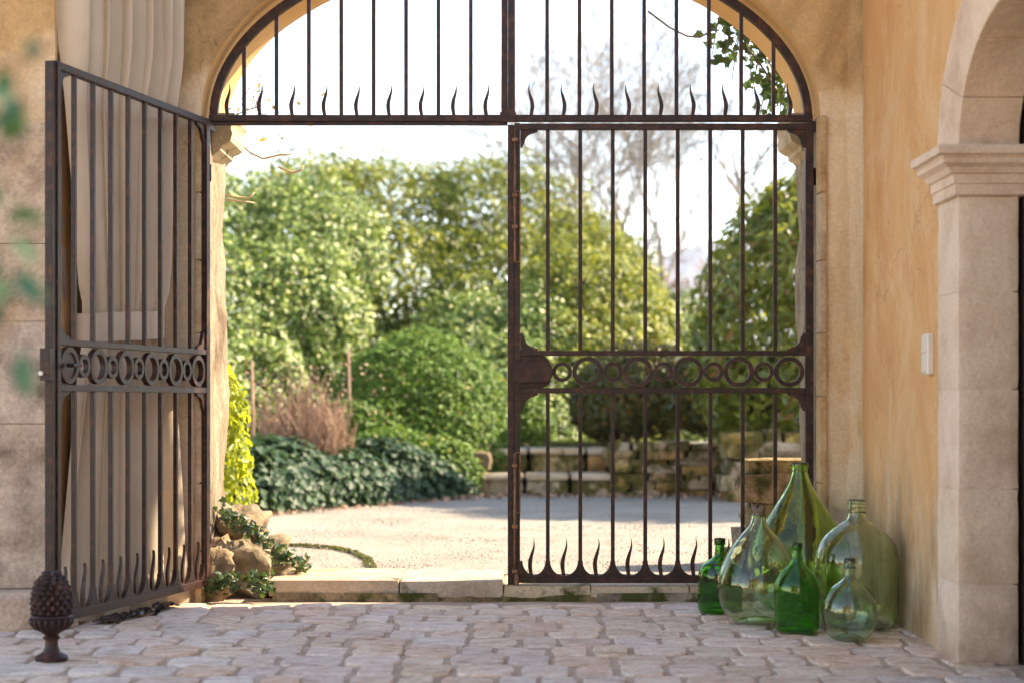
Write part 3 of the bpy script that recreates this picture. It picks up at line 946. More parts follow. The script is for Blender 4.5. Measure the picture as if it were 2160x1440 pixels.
# ------------------------------------------------------------------ threshold
th = thing('stone_threshold', 'worn pale stone threshold of slabs across the gateway', 'threshold', (0, 0, 0))
xs = [(-1.02, -.472, .092), (-.472, -.035, .088), (-.035, .33, .067), (.33, .74, .064), (.74, 1.27, .066)]
for i, (x0, x1, zt) in enumerate(xs):
    me = block_mesh('slab', (x1 - x0) / 2 + .003, .27, .034, i * 2.7 + 1, .035, .03)
    link_mesh('slab', me, MAT['threshold'], th, ((x0 + x1) / 2, .195, zt - .034))
x = -1.0
i = 0
while x < 1.25:
    w = random.uniform(.22, .42)
    me = block_mesh('footing_stone', w / 2 + .006, .2, .033, i * 1.9 + 20, .08, .06)
    link_mesh('footing_stone', me, MAT['threshold_base'], th, (x + w / 2, .115 + random.uniform(-.012, .012), .008))
    x += w; i += 1

# ------------------------------------------------------------------ ironwork
def flame(h, w, lean=1):
    L_, Rr = [], []
    n = 12
    for k in range(n + 1):
        t = k / n
        c = lean * (-.010 * math.sin(t * 5.4 + .2) * (.4 + .6 * t)) * (h / .13)
        ww = w * (1 - t ** 1.8) * (.8 + .35 * math.sin(min(t * 3.2, PI))) * .5 + .0006
        L_.append((c - ww, h * t)); Rr.append((c + ww, h * t))
    return L_ + Rr[::-1]

def iron_box(name, parent, x0, x1, y0, y1, z0, z1, mat=None, bevel=.0015):
    b = MB(); b.box(x0, x1, y0, y1, z0, z1)
    return b.build(name, mat or MAT['iron'], parent, bevel=bevel)

def bracket_poly(s=.07, cx=1, cz=1):
    q = [(0, 0), (s, 0), (s, .008), (s * .86, .010)]
    for k in range(7):
        a = PI / 2 * k / 6
        q.append((s * .80 - s * .56 * math.sin(a), .014 + s * .60 - s * .60 * math.cos(a)))
    q += [(.012, s * .86), (.008, s), (0, s)]
    return [(x * cx, z * cz) for x, z in q]

LW = 1.29
Z_TOP, Z_M1, Z_M2, Z_BOT = (1.980, 2.006), (1.030, 1.051), (.872, .895), (.074, .104)
def gate_leaf(label, with_plate, rod):
    """local: x from the hinge (0) to the free end (LW), z up, y = thickness"""
    t = thing('gate_leaf', label, 'gate leaf', (0, 0, 0), 0, 'two leaves of the iron gate')
    iron_box('hinge_stile', t, .002, .036, -.016, .016, Z_BOT[0], Z_TOP[1] + .002)
    iron_box('lock_stile', t, 1.238, 1.262, -.016, .016, Z_BOT[0], Z_TOP[1] + .002)
    iron_box('meeting_strip', t, 1.262, 1.29, -.005 if rod else -.019, .010, Z_BOT[0] - .02, Z_TOP[1] - .004)
    for z0, z1 in (Z_TOP, Z_M1, Z_M2, Z_BOT):
        iron_box('rail', t, .0362, 1.2378, -.0145, .0145, z0, z1)
    us = [.162 + .137 * k for k in range(8)]
    first = {}
    for lo, hi, key in ((Z_M1[1], Z_TOP[0], 'u'), (Z_BOT[1], Z_M2[0], 'd')):
        b = MB(); b.box(-.008, .008, -.008, .008, lo, hi)
        o = b.build('bar', MAT['iron'], t, bevel=.0012, loc=(us[0], 0, 0))
        for u in us[1:]:
            c = o.copy(); C.objects.link(c); c.parent = t; c.location = (u, 0, 0)
    # flame spikes between the bars along the bottom
    b = MB(); b.prism(flame(.158, .017, -1), -.005, .005)
    o = b.build('spike', MAT['iron'], t, angle=40, loc=(us[0] - .0685, 0, Z_BOT[1]))
    for k in range(1, 9):
        c = o.copy(); C.objects.link(c); c.parent = t; c.location = (us[0] - .0685 + .137 * k, 0, Z_BOT[1])
    # scalloped plates at the foot of the bars
    q = [(-.060, 0), (.060, 0)]
    arc = []
    for k in range(9):
        a = PI / 2 * k / 8
        arc.append((.060 - .050 * math.sin(a), .062 - .060 * math.cos(a)))
    arc = [(.060, 0.002)] + arc[1:]
    poly = [(-.060, 0)] + [(.060, 0)] + arc[1:] + [(-x, z) for x, z in reversed(arc[1:])]
    b = MB(); b.prism(poly, -.0095, .0095)
    o = b.build('foot_plate', MAT['iron'], t, loc=(us[0], 0, Z_BOT[1] + .0005))
    for u in us[1:]:
        c = o.copy(); C.objects.link(c); c.parent = t; c.location = (u, 0, Z_BOT[1] + .0005)
    half = [(0, 0), (.060, 0)] + arc[1:] + [(0, .062)]
    b = MB(); b.prism(half, -.0095, .0095); b.build('foot_plate', MAT['iron'], t, loc=(.0362, 0, Z_BOT[1] + .0005))
    b = MB(); b.prism([(-x, z) for x, z in half], -.0095, .0095); b.build('foot_plate', MAT['iron'], t, loc=(1.2378, 0, Z_BOT[1] + .0005))
    # rings between the middle rails
    zc = (Z_M1[0] + Z_M2[1]) / 2
    def ring(ro_, ri_, d_):
        b = MB(); b.lathe([(ri_, -d_), (ro_, -d_), (ro_, d_), (ri_, d_), (ri_, -d_)], 36)
        for i_, v_ in enumerate(b.v): b.v[i_] = Vector((v_.x, v_.z, v_.y))
        return b
    big0 = ring(.0635, .0455, .011).build('ring', MAT['iron'], t, angle=35, loc=(.104, 0, zc))
    sm0 = ring(.0415, .026, .010).build('ring', MAT['iron'], t, angle=35, loc=(.2105, 0, zc))
    for k in range(1, 6 if with_plate else 5):
        c = big0.copy(); C.objects.link(c); c.parent = t; c.location = (.104 + .2125 * k, 0, zc)
    for k in range(1, 5):
        c = sm0.copy(); C.objects.link(c); c.parent = t; c.location = (.2105 + .2125 * k, 0, zc)
    # corner brackets
    for (x, z, cx, cz) in ((1.237, Z_TOP[0], -1, -1), (1.237, Z_M1[1], -1, 1), (1.237, Z_M2[0], -1, -1), (.037, Z_M1[1], 1, 1), (.037, Z_M2[0], 1, -1), (.037, Z_TOP[0], 1, -1)):
        b = MB(); b.prism(bracket_poly(.074, cx, cz), -.007, .007); b.build('corner_bracket', MAT['iron'], t, loc=(x, 0, z))
    # lock
    if not with_plate:
        b = MB()
        q = [(1.257, zc - .068), (1.257, zc + .068), (1.15, zc + .068)]
        q += [(1.15 - .048 * math.sin(a), zc + .068 * math.cos(a)) for a in np.linspace(.15, PI - .15, 9)]
        q += [(1.15, zc - .068)]
        b.prism(q, -.004, .006); b.build('lock_plate', MAT['iron'], t)
        b = MB()
        q = [(1.268, zc - .045), (1.268, zc + .045), (1.135, zc + .045)]
        q += [(1.135 - .036 * math.sin(a), zc + .045 * math.cos(a)) for a in np.linspace(.2, PI - .2, 7)]
        q += [(1.135, zc - .045)]
        b.prism(q, -.03, -.0042); lb = b.build('lock_box', MAT['iron'], t, bevel=.002)
        b = MB(); b.box(1.205, 1.237, -.034, -.0302, zc - .045, zc + .045); b.build('lock_cover', MAT['iron'], lb)
    else:
        b = MB(); b.lathe([(.001, -.004), (.046, -.004), (.046, .004), (.001, .004)], 28)
        for i_, v_ in enumerate(b.v): b.v[i_] = Vector((v_.x, v_.z, v_.y))
        b.build('lock_plate', MAT['iron'], t, loc=(.104 + .2125 * 5, 0.002, zc))
        kp = iron_box('lock_box', t, 1.2905, 1.325, -.018, .018, zc - .055, zc + .055)
        b = MB(); b.tube([(1.335, -.01, zc - .03), (1.305, -.01, zc - .03)], .008, 8); b.build('bolt', MAT['plastic'], kp)
        b = MB(); b.tube([(1.19, .012, zc), (1.19, .05, zc)], .008, 8); b.tube([(1.16, .05, zc), (1.22, .05, zc)], .006, 8); b.build('handle', MAT['iron'], t)
    if rod:
        def loop(z0, z1):
            p_ = []
            for a in np.linspace(0, PI, 9): p_.append((1.249 + .010 * math.cos(a), -.03, z1 - .010 + .010 * math.sin(a)))
            for a in np.linspace(PI, 2 * PI, 9): p_.append((1.249 + .010 * math.cos(a), -.03, z0 + .010 + .010 * math.sin(a)))
            return p_ + [p_[0]]
        for (za, zb, zc0, zc1) in ((1.42, 1.985, 1.42, 1.72), (.005, .62, .37, .625)):
            b = MB(); b.tube([(1.260, -.026, za), (1.260, -.026, zb)], .0055, 8); bolt = b.build('drop_bolt', MAT['rod'], t, smooth=True)
            b = MB(); b.tube(loop(zc0, zc1), .0032, 6); b.build('pull_loop', MAT['rod'], bolt, smooth=True)
            for z_ in (za + (.15 if za > 1 else .12), zb - .05, (za + zb) / 2):
                b = MB(); b.box(1.248, 1.272, -.036, -.016, z_ - .008, z_ + .008); b.build('bolt_guide', MAT['rod'], bolt, bevel=.002)
        b = MB(); b.tube([(1.252, -.028, .01), (1.252, -.028, .115)], .0095, 10); b.build('foot_rod', MAT['rod'], t, smooth=True)
    # hinge knuckles
    for z_ in (.25, 1.75):
        b = MB(); b.tube([(.0, .008, z_), (.0, .008, z_ + .07)], .011, 10); b.build('hinge', MAT['iron'], t, smooth=True)
    return t
gr = gate_leaf('closed iron gate leaf with long drop bolt, standing behind the green bottles', False, True)
gr.location = (1.272, 0, 0)
gr.rotation_euler = (0, 0, PI)
# a half turn puts local -y (bolt side) away from the camera; mirror the leaf's members instead
gr.scale = (1, -1, 1)
gl = gate_leaf('open iron gate leaf swung inwards in front of the curtain', True, False)
gl.location = (-1.268, -.105, 0)
gl.rotation_euler = (0, 0, math.atan2(-1.25, -.315))

grille = thing('arched_grille', 'fixed arched iron grille above the gate with flame spikes on its transom', 'grille', (AX, 0, SPR))
def arch_band(a0, b0, a1, b1, y0, y1, z0=0.0):
    v, f = [], []
    n = 64
    for k in range(n + 1):
        w = PI * k / n
        c, s = math.cos(w), math.sin(w)
        for aa, bb, yy in ((a0, b0, y0), (a1, b1, y0), (a1, b1, y1), (a0, b0, y1)):
            v.append((aa * c, yy, bb * s + z0))
    for k in range(n):
        for q in range(4):
            f.append((4 * k + q, 4 * k + (q + 1) % 4, 4 * k + 4 + (q + 1) % 4, 4 * k + 4 + q))
    f += [(0, 3, 2, 1), (4 * n, 4 * n + 1, 4 * n + 2, 4 * n + 3)]
    return v, f
b = MB(); b.add(*arch_band(1.236, .712, 1.270, .752, -.014, .016)); b.build('arch_frame', MAT['iron'], grille, angle=35)
iron_box('transom_bar', grille, -1.272, 1.272, -.0165, .0165, -.015, .012)
iron_box('transom_bar', grille, -1.262, -.014, -.0065, .012, -.030, -.0155)
iron_box('mullion', grille, -.040, -.013, -.014, .012, .0125, .735)
iron_box('mullion', grille, -.0125, .018, -.022, .012, .0125, .735)
iron_box('mullion_strap', grille, -.045, .022, -.0275, -.0225, -.02, .022)
for k in range(16):
    px_ = (515 + 68.3 * k) if k < 8 else (1154 + 68.2 * (k - 8))
    x = (px_ - 1080) * .002 - AX
    zt = .724 * math.sqrt(max(0, 1 - (x / 1.248) ** 2))
    iron_box('bar', grille, x - .008, x + .008, -.008, .008, .0125, zt)
fl = {}
for k in range(18):
    left = k < 9
    px_ = (480.5 + 68.2 * k) if left else (1120 + 68.1 * (k - 9))
    x = (px_ - 1080) * .002 - AX
    b = MB(); b.prism(flame(.132, .016, 1 if left else -1), -.005, .005)
    b.build('spike', MAT['iron'], grille, angle=40, loc=(x, 0, .0125))
# hinge posts in the jambs
iron_box('hinge_bracket', grille, -1.272, -1.250, -.122, .02, -.060, -.0305)
iron_box('hinge_bracket', grille, -1.272, -1.250, -.122, .02, -1.80, -1.772)
iron_box('hinge_bracket', grille, 1.262, 1.283, -.02, .02, -.06, -.0155)

# ------------------------------------------------------------------ curtain
cur = thing('curtain', 'cream linen curtain tied back behind the open iron gate leaf', 'curtain', (-1.52, -.53, 0))
co = Vector(cur.location)
PA, PB = Vector((-1.405, -.235, 0)), Vector((-1.640, -.85, 0))
PN = Vector(((PB - PA).y, -(PB - PA).x, 0)).normalized()           # towards the courtyard
if PN.y > 0: PN = -PN
def cpt(u, z):
    if z > 1.25: k = .78 + .30 * min(1, (z - 1.12) / 1.1) ** .8
    elif z > 1.05: k = .78
    else: k = .78 + .58 * min(1, (1.05 - z) / .9) ** .7
    tie = math.exp(-((z - 1.12) / .12) ** 2)
    am = (.058 + .040 * min(1, max(0, (z - 1.95) / .25))) * (1 - .5 * tie) + (.012 if z < .2 else 0)
    ph = .9 * nz(u * 2.2, z * .35, 4) + .5 * nz(z * .8, 3.3, u)
    w = math.sin(2 * PI * (5.5 * u + ph * .30)) + .30 * math.sin(2 * PI * (12 * u + ph) + 1.3 + z * .3)
    w = math.copysign(abs(w) ** .8, w)
    s = .5 + (u - .5) * k + .030 * math.sin(2 * PI * (5.5 * u + ph * .30) * 2 + .6) * (1 - .5 * tie)
    q = PA.lerp(PB, s) + PN * (am * w * .75)
    if z < .16:
        q += PN * (.05 * (1 - z / .16) * (nz(u * 9, z * 14, 2) + .3)) + (PB - PA).normalized() * .03 * nz(u * 7, z * 20, 7)
    return Vector((q.x, q.y, z))
v, f = [], []
NU, NZ = 150, 60
zl = [.015 + .0 + (.16) * (k / 12) for k in range(12)] + [.175 + 3.1 * (k / (NZ - 12)) for k in range(NZ - 11)]
for z in zl:
    for i in range(NU + 1): v.append(cpt(i / NU, z) - co)
for k in range(len(zl) - 1):
    for i in range(NU):
        a = k * (NU + 1) + i
        f.append((a, a + 1, a + NU + 2, a + NU + 1))
link_mesh('cloth', mesh('cloth', v, f, True), MAT['curtain'], cur)
v, f = [], []
for k in range(40):
    a = 2 * PI * k / 40
    tdir = (PB - PA).normalized()
    q = PA.lerp(PB, .5) + tdir * (.275 * math.copysign(abs(math.cos(a)) ** .8, math.cos(a))) + PN * (.052 * math.copysign(abs(math.sin(a)) ** .6, math.sin(a)))
    sl = .02 * math.cos(a)
    v += [Vector((q.x, q.y, 1.075 - sl)) - co, Vector((q.x, q.y, 1.185 - sl)) - co]
for k in range(40):
    k2 = (k + 1) % 40
    f.append((2 * k, 2 * k2, 2 * k2 + 1, 2 * k + 1))
link_mesh('tie_band', mesh('tie_band', v, f, True), MAT['tie'], cur)

# crumpled black sheet under the hem
v, f = [], []
for i in range(25):
    for k in range(9):
        u, w = i / 24, k / 8
        q = Vector((-1.38, -.32, 0)).lerp(Vector((-1.53, -.90, 0)), u) + Vector((.085 * (w - .35), -.04 * (w - .5), 0))
        v.append((q.x + .02 * nz(u * 9, w * 5, 2), q.y + .02 * nz(u * 8, w * 6, 8), .020 + .028 * max(0, nz(u * 11, w * 6, 1) + .25)))
for i in range(24):
    for k in range(8):
        a = i * 9 + k
        f.append((a, a + 1, a + 10, a + 9))
o = link_mesh('plastic_sheet', mesh('plastic_sheet', v, f), MAT['black'])
tag(o, 'crumpled black plastic sheet on the cobbles under the curtain hem', 'plastic sheet')

# ------------------------------------------------------------------ bottles
def cat(prof, sub=5):
    out_ = []
    P = [prof[0]] + prof + [prof[-1]]
    for i in range(1, len(P) - 2):
        p0, p1, p2, p3 = [np.array(q, float) for q in P[i - 1:i + 3]]
        for k in range(sub):
            t = k / sub
            out_.append(tuple(.5 * (2 * p1 + (p2 - p0) * t + (2 * p0 - 5 * p1 + 4 * p2 - p3) * t ** 2 + (3 * p1 - p0 - 3 * p2 + p3) * t ** 3)))
    out_.append(tuple(prof[-1]))
    return [(max(r, .0004), z) for r, z in out_]
def bottle(name, label, loc, outer_p, lip, mat, th_=.004, tilt=0, seam=False):
    """outer_p from base centre to neck top; lip rings as (r, z) bumps"""
    t = thing(name, label, 'bottle' if name == 'glass_bottle' else 'demijohn', loc, random.uniform(0, 6), None)
    o_ = cat(outer_p)
    inn = []
    for i, (r, z) in enumerate(o_):
        a = np.array(o_[max(i - 1, 0)]); c = np.array(o_[min(i + 1, len(o_) - 1)])
        tn = c - a; tn = tn / (np.linalg.norm(tn) + 1e-9)
        nn = np.array([-tn[1], tn[0]])
        q = np.array([r, z]) + nn * th_ * (1 if r > .02 else .7)
        if i == len(o_) - 1: q = np.array([r - th_ * .8, z])
        inn.append((max(q[0], .0004), q[1]))
    prof = o_ + inn[::-1]
    b = MB(); b.lathe(prof, 56)
    me = mesh('body', b.v, b.f, True)
    bm = bmesh.new(); bm.from_mesh(me)
    bmesh.ops.recalc_face_normals(bm, faces=bm.faces); bm.to_mesh(me); bm.free()
    body = link_mesh('body', me, mat, t)
    for r0, r1, z0, z1 in lip:
        bb = MB(); h = (z1 - z0)
        bb.lathe([(r0, z0), (r1 * .96, z0), (r1, z0 + h * .3), (r1, z0 + h * .7), (r1 * .96, z1), (r0, z1), (r0, z0)], 40)
        bb.build('lip', mat, t, smooth=True)
    return t
# small emerald bottle
bottle('glass_bottle', 'small emerald green bottle against the gate, left of all the demijohns', (.812, -.53, .016),
       [(.001, .012), (.05, .008), (.072, .0), (.084, .012), (.086, .05), (.085, .12), (.083, .155), (.070, .185), (.040, .205), (.022, .22), (.019, .25), (.0165, .275), (.0165, .288)], [(.0165, .022, .262, .288)], MAT['glass_small'], .005)
# teardrop
tb = bottle('demijohn', 'pale green teardrop demijohn with a crusted mouth, in front of the gate', (.915, -.86, .016),
       [(.001, .02), (.05, .014), (.075, .004), (.085, .0), (.112, .018), (.138, .06), (.151, .12), (.149, .17), (.134, .22), (.105, .275), (.072, .32), (.043, .352), (.030, .375), (.025, .40), (.023, .425)], [(.023, .030, .392, .400)], MAT['glass_tear'], .0045)
b = MB(); b.lathe([(.0232, .402), (.0262, .404), (.027, .412), (.026, .43), (.020, .432), (.019, .425)], 20)
for i_, v_ in enumerate(b.v): b.v[i_] = v_ * (1 + .05 * nz(v_.x * 90, v_.y * 90, v_.z * 90))
b.build('mouth_crust', MAT['bark'], tb, smooth=True)
# tall bright green
bottle('demijohn', 'tall bright green onion-shaped demijohn, the largest bottle by the gate post', (1.138, -.45, .016),
       [(.001, .025), (.07, .018), (.105, .004), (.120, .0), (.152, .022), (.186, .08), (.203, .15), (.203, .21), (.190, .265), (.163, .315), (.128, .365), (.092, .42), (.061, .468), (.040, .512), (.030, .55), (.0275, .58)], [(.0275, .034, .556, .58), (.0275, .032, .542, .55)], MAT['glass_big'], .005)
# deep green jug
bottle('glass_bottle', 'deep green opaque-looking jug bottle between the teardrop and the round demijohns', (1.020, -1.09, .016),
       [(.001, .012), (.045, .010), (.066, .0), (.077, .010), (.079, .04), (.081, .10), (.082, .145), (.078, .175), (.064, .203), (.042, .226), (.025, .243), (.019, .265), (.0165, .29), (.0155, .316)], [(.0155, .0195, .290, .316)], MAT['glass_jug'], .005)
# wide clear
bottle('demijohn', 'wide grey-green shouldered demijohn with ribbed neck, next to the ochre wall', (1.262, -.955, .016),
       [(.001, .03), (.07, .022), (.105, .004), (.118, .0), (.140, .016), (.151, .06), (.153, .14), (.153, .22), (.150, .26), (.136, .305), (.108, .34), (.072, .368), (.045, .385), (.034, .40), (.031, .425), (.031, .462)], [(.031, .035, .412, .419), (.031, .0335, .432, .437), (.031, .0335, .444, .449), (.031, .034, .455, .462)], MAT['glass_wide'], .0045)
# small round
bottle('demijohn', 'small round blue-green demijohn, frontmost of the bottles', (1.165, -1.31, .016),
       [(.001, .016), (.028, .012), (.046, .002), (.055, .0), (.074, .018), (.088, .05), (.0945, .088), (.092, .122), (.080, .155), (.058, .182), (.034, .200), (.022, .212), (.018, .232), (.0165, .255), (.016, .28)], [(.016, .0195, .252, .28), (.0165, .021, .244, .250)], MAT['glass_round'], .004)

# ------------------------------------------------------------------ cast-iron pine cone
pc = thing('pine_cone_finial', 'dark cast iron pine cone on a footed cup standing on the cobbles', 'ornament', (-1.465, -1.77, .012))
b = MB(); b.lathe([(.001, .0), (.050, .0), (.052, .012), (.046, .018), (.028, .028), (.021, .045), (.020, .066), (.026, .070), (.027, .076), (.020, .080), (.024, .086), (.045, .098), (.060, .118), (.063, .132), (.066, .140), (.062, .146), (.02, .150), (.001, .150)], 36)
b.build('pedestal', MAT['iron'], pc, angle=40)
b = MB()
for k in range(20):
    a = 2 * PI * k / 20
    b.tube([(.048 * math.cos(a), .048 * math.sin(a), .101), (.0625 * math.cos(a), .0625 * math.sin(a), .120), (.066 * math.cos(a), .066 * math.sin(a), .136)], [.004, .0065, .006], 6)
b.build('fluting', MAT['iron'], pc, smooth=True)
def rc(z):
    t = (z - .14) / .14
    return .058 * math.sqrt(max(0.02, 1 - max(0, (t - .22) / .80) ** 2.0)) * (1 if t > .22 else .92 + .08 * t / .22)
b = MB(); b.lathe([(rc(z) * .88, z) for z in np.linspace(.142, .276, 14)] + [(.001, .279)], 28); b.build('core', MAT['iron'], pc, smooth=True)
scale_v = [(-.5, -.05, 0), (0, .22, -.30), (.5, -.05, 0), (0, .72, .12), (-.40, .18, .5), (.40, .18, .5), (0, .46, .70), (0, 0, .7)]
scm = mesh('scale', scale_v, [(0, 1, 3), (1, 2, 3), (0, 3, 4), (3, 2, 5), (4, 3, 6), (3, 5, 6), (4, 6, 7), (6, 5, 7)])
scm.materials.append(MAT['iron'])
rows = 9
for i in range(rows):
    z = .148 + .122 * i / (rows - 1)
    r_ = rc(z) * .86
    cnt = max(5, int(round(2 * PI * rc(z) / .027)))
    for k in range(cnt):
        a = 2 * PI * (k + .5 * (i % 2)) / cnt
        o = bpy.data.objects.new('scale', scm); C.objects.link(o); o.parent = pc
        slope = .9 * (i / rows) ** 2
        o.matrix_local = Matrix.Translation((r_ * math.cos(a), r_ * math.sin(a), z)) @ Matrix.Rotation(a - PI / 2, 4, 'Z') @ Matrix.Rotation(slope, 4, 'X') @ Matrix.Scale(.0275 if i < rows - 2 else .021, 4)

# pale round stone at the lower left edge
me = rock_mesh('millstone', .30, .26, .085, 3.3, .10, 3, .35)
o = link_mesh('millstone', me, MAT['leftstone'], None, (-1.70, -2.50, -.012)); tag(o, 'pale rounded stone at the edge of the cobbles, nearest the camera', 'stone')

# ------------------------------------------------------------------ rocks and ivy at the left jamb
rk = thing('guard_stone', 'rough rounded guard stones at the foot of the left jamb under ivy', 'guard stone', (-1.22, .3, 0))
for (p_, s_, sd) in (((-1.20, .27, .10), (.23, .25, .17), 1.7), ((-1.225, .36, .275), (.135, .16, .105), 4.2), ((-1.05, .33, .085), (.12, .16, .075), 8.4), ((-1.33, .06, .08), (.16, .14, .16), 6.1)):
    me = rock_mesh('boulder', *s_, sd, .5, 4, .15)
    link_mesh('boulder', me, MAT['rock'], rk, Vector(p_) - Vector(rk.location))
IVY = ivy_leaf_mesh('ivy_leaf', .031)
IVY.materials.append(MAT['ivy_sun'])
def ivy_thing(label, path, count, spread, up=(0, -.6, .6), mat=None, smin=.7, smax=1.3, name='ivy_plant'):
    path = [Vector(q) for q in path]
    t = thing(name, label, 'ivy', path[0])
    b = MB(t.location); b.tube(path, [.006] + [.004] * (len(path) - 1), 5); b.build('stem', MAT['bark'], t, smooth=True)
    pts, nn = [], []
    for _ in range(count):
        k = random.randrange(len(path) - 1)
        q = path[k].lerp(path[k + 1], random.random())
        pts.append(q + Vector((random.gauss(0, spread), random.gauss(0, spread * .7), abs(random.gauss(0, spread * .8)))))
        nn.append(Vector(up) + Vector((random.gauss(0, .4),) * 3))
    leaf_objects(IVY, MAT['ivy_sun'], t, pts, nn, smin, smax)
    return t
ivy_thing('ivy strand trailing down over the guard stones to the gravel', [(-1.26, .17, .37), (-1.20, .10, .33), (-1.12, .12, .27), (-1.03, .14, .20), (-.97, .16, .14), (-.90, .2, .10)], 190, .030)
ivy_thing('small ivy tuft rooted beside the left hinge post', [(-1.25, -.09, .02), (-1.235, -.12, .07), (-1.19, -.13, .09), (-1.16, -.13, .05)], 75, .026)
ivy_thing('ivy tuft hanging at the left end of the threshold', [(-1.08, -.07, .115), (-1.06, -.10, .10), (-1.05, -.12, .06), (-1.04, -.13, .03)], 80, .026)

# ------------------------------------------------------------------ garden outside
HG = 'hedge shrubs behind the gravel drive'
SUNB = (.5, -.35, .75)
kw = dict(lump=.16, freq=3, bias=SUNB, spread=1.2)
shrub('hedge_shrub', 'tall broad evergreen shrub on the left, brightest and nearest of the hedge', 'shrub',
      [(-3.0, 9.2, .75, 1.1, 1.1, .95), (-3.0, 10.1, 1.45, 1.35, 1.1, 1.05), (-2.25, 10.2, 1.45, .85, .95, 1.0), (-3.1, 11.2, 2.25, 1.3, 1.1, 1.05), (-2.2, 11.2, 2.2, .9, 1.0, 1.05), (-2.7, 9.6, 1.3, .75, .8, .7)], 95000, .060, MAT['hedge_a'], HG, 50, depth=.3, **kw)
shrub('hedge_shrub', 'tall yellow-green hedge shrub behind the middle of the garden', 'shrub',
      [(-1.2, 11.9, .8, 1.1, .9, 1.0), (.0, 11.2, .95, 1.1, 1.1, 1.2), (-1.3, 12.2, 1.75, 1.2, 1.1, 1.1), (-.1, 12.2, 1.7, 1.1, 1.1, 1.15), (-1.5, 13.2, 2.65, 1.3, 1.1, 1.1), (-.2, 13.2, 2.7, 1.2, 1.1, 1.05), (.75, 12.8, 2.1, .8, 1.0, 1.0), (-2.3, 13.2, 2.7, 1.1, 1.1, 1.1), (-.45, 11.6, 1.55, .7, .8, .8), (-1.45, 12.7, 1.3, 1.1, .7, 1.6), (-.6, 12.7, 1.6, 1.0, .7, 1.6)], 150000, .064, MAT['hedge_b'], HG, 90, depth=.3, **kw)
shrub('hedge_shrub', 'pale leafy shrub just behind the clipped dome bush', 'shrub',
      [(-.15, 9.7, .55, 1.0, 1.0, .95), (-.95, 9.9, .5, .8, .9, .85), (-.35, 10.5, 1.1, .9, .9, .85), (.3, 10.3, 1.1, .6, .8, .85)], 52000, .054, MAT['hedge_a'], HG, 25, **kw)
shrub('hedge_shrub', 'rounded light green shrub behind the closed leaf, near the steps', 'shrub',
      [(.75, 10.2, .8, .75, .9, .95), (.75, 11.0, 1.5, .80, .9, 1.0), (1.25, 10.8, 1.2, .60, .8, .95), (.9, 11.7, 1.9, .8, .8, .85), (1.0, 10.3, 1.2, .5, .6, .6)], 56000, .056, MAT['hedge_b'], HG, 25, **kw)
shrub('hedge_shrub', 'low sunlit shrub sloping down to the bare trees on the right', 'shrub',
      [(1.7, 10.9, .8, .65, .8, .95), (1.75, 11.6, 1.25, .6, .7, .8), (2.3, 11.4, .7, .7, .7, .75)], 28000, .055, MAT['hedge_a'], HG, 15, **kw)
shrub('dome_bush', 'clipped dome-shaped dark green bush above the ivy bed', 'bush',
      [(-.82, 7.8, .54, .86, .76, .90), (-1.28, 7.25, .38, .56, .5, .52), (-.62, 7.35, .40, .62, .45, .50), (.14, 8.3, .58, .26, .3, .32), (-1.0, 6.75, .30, .44, .36, .33), (-.62, 6.85, .26, .40, .34, .30)], 62000, .044, MAT['dome'], None, 0, lump=.05, depth=.14, bias=(.4, -.3, .6))
shrub('lime_bush', 'bright yellow-green sunlit bush just outside the left jamb', 'bush',
      [(-1.76, 1.95, .40, .36, .3, .58), (-1.68, 1.85, .80, .27, .25, .30)], 5200, .048, MAT['lime'], None, 0, lump=.12, up=.3)
shrub('understory_bush', 'loose yellowing bush above the stone retaining wall', 'bush',
      [(1.15, 7.6, .95, .55, .4, .42), (.85, 7.9, .85, .35, .3, .35)], 9000, .06, MAT['under'], None, 6)
shrub('understory_bush', 'dark low bush in the shade at the foot of the laurel', 'bush',
      [(1.95, 7.3, .92, .7, .4, .40), (2.6, 7.2, .9, .6, .4, .4)], 12000, .06, MAT['under'], None, 6)
# laurel with individual leaves at its surface
lau_lobes = [(2.35, 6.75, 1.45, .84, .7, 1.15), (2.1, 6.55, 1.15, .64, .55, .8), (2.6, 6.8, 2.1, .66, .55, .68)]
lau = shrub('laurel_bush', 'glossy broad-leaved laurel bush beside the right jamb', 'bush', lau_lobes, 15000, .09, MAT['laurel'], None, 0, lump=.10, aspect=.42)
P, N = ellipsoid_points(lau_lobes, 4000, .04, .10)
vis = []
for p_, n_ in zip(P, N):
    if n_[1] < .1 and p_[2] > .75 and p_[0] < 2.45: vis.append((p_, n_))
random.shuffle(vis)
LEAF = oval_leaf_mesh('laurel_leaf', .10)
leaf_objects(LEAF, MAT['laurel'], lau, [a * 1.0 for a, _ in vis[:290]], [b_ for _, b_ in vis[:290]], .8, 1.35, down=.2)

# ivy bed
bed = thing('ivy_bed', 'low spreading dark ivy bed along the edge of the gravel drive', 'ivy', (-1.3, 5.8, GZ))
F0, F1 = np.array([-2.35, 3.55]), np.array([-.25, 6.85])
k = 15000
u, w = rng.uniform(0, 1, k), rng.uniform(0, 1, k)
dirv = (F1 - F0) / np.linalg.norm(F1 - F0); nrm = np.array([-dirv[1], dirv[0]])
fx = F0[0] + (F1[0] - F0[0]) * u; fy = F0[1] + (F1[1] - F0[1]) * u
hgt = (.46 - .12 * u + .05 * np.sin(u * 17) + .04 * np.sin(u * 41))
th_ = w * 1.75
px_ = fx + nrm[0] * (.5 - .5 * np.cos(th_)) * 1.0 + rng.normal(0, .035, k) + .07 * np.sin(u * 23)
py_ = fy + nrm[1] * (.5 - .5 * np.cos(th_)) * 1.0 + rng.normal(0, .035, k)
pz_ = GZ + hgt * np.sin(np.minimum(th_, 1.57)) + rng.normal(0, .02, k)
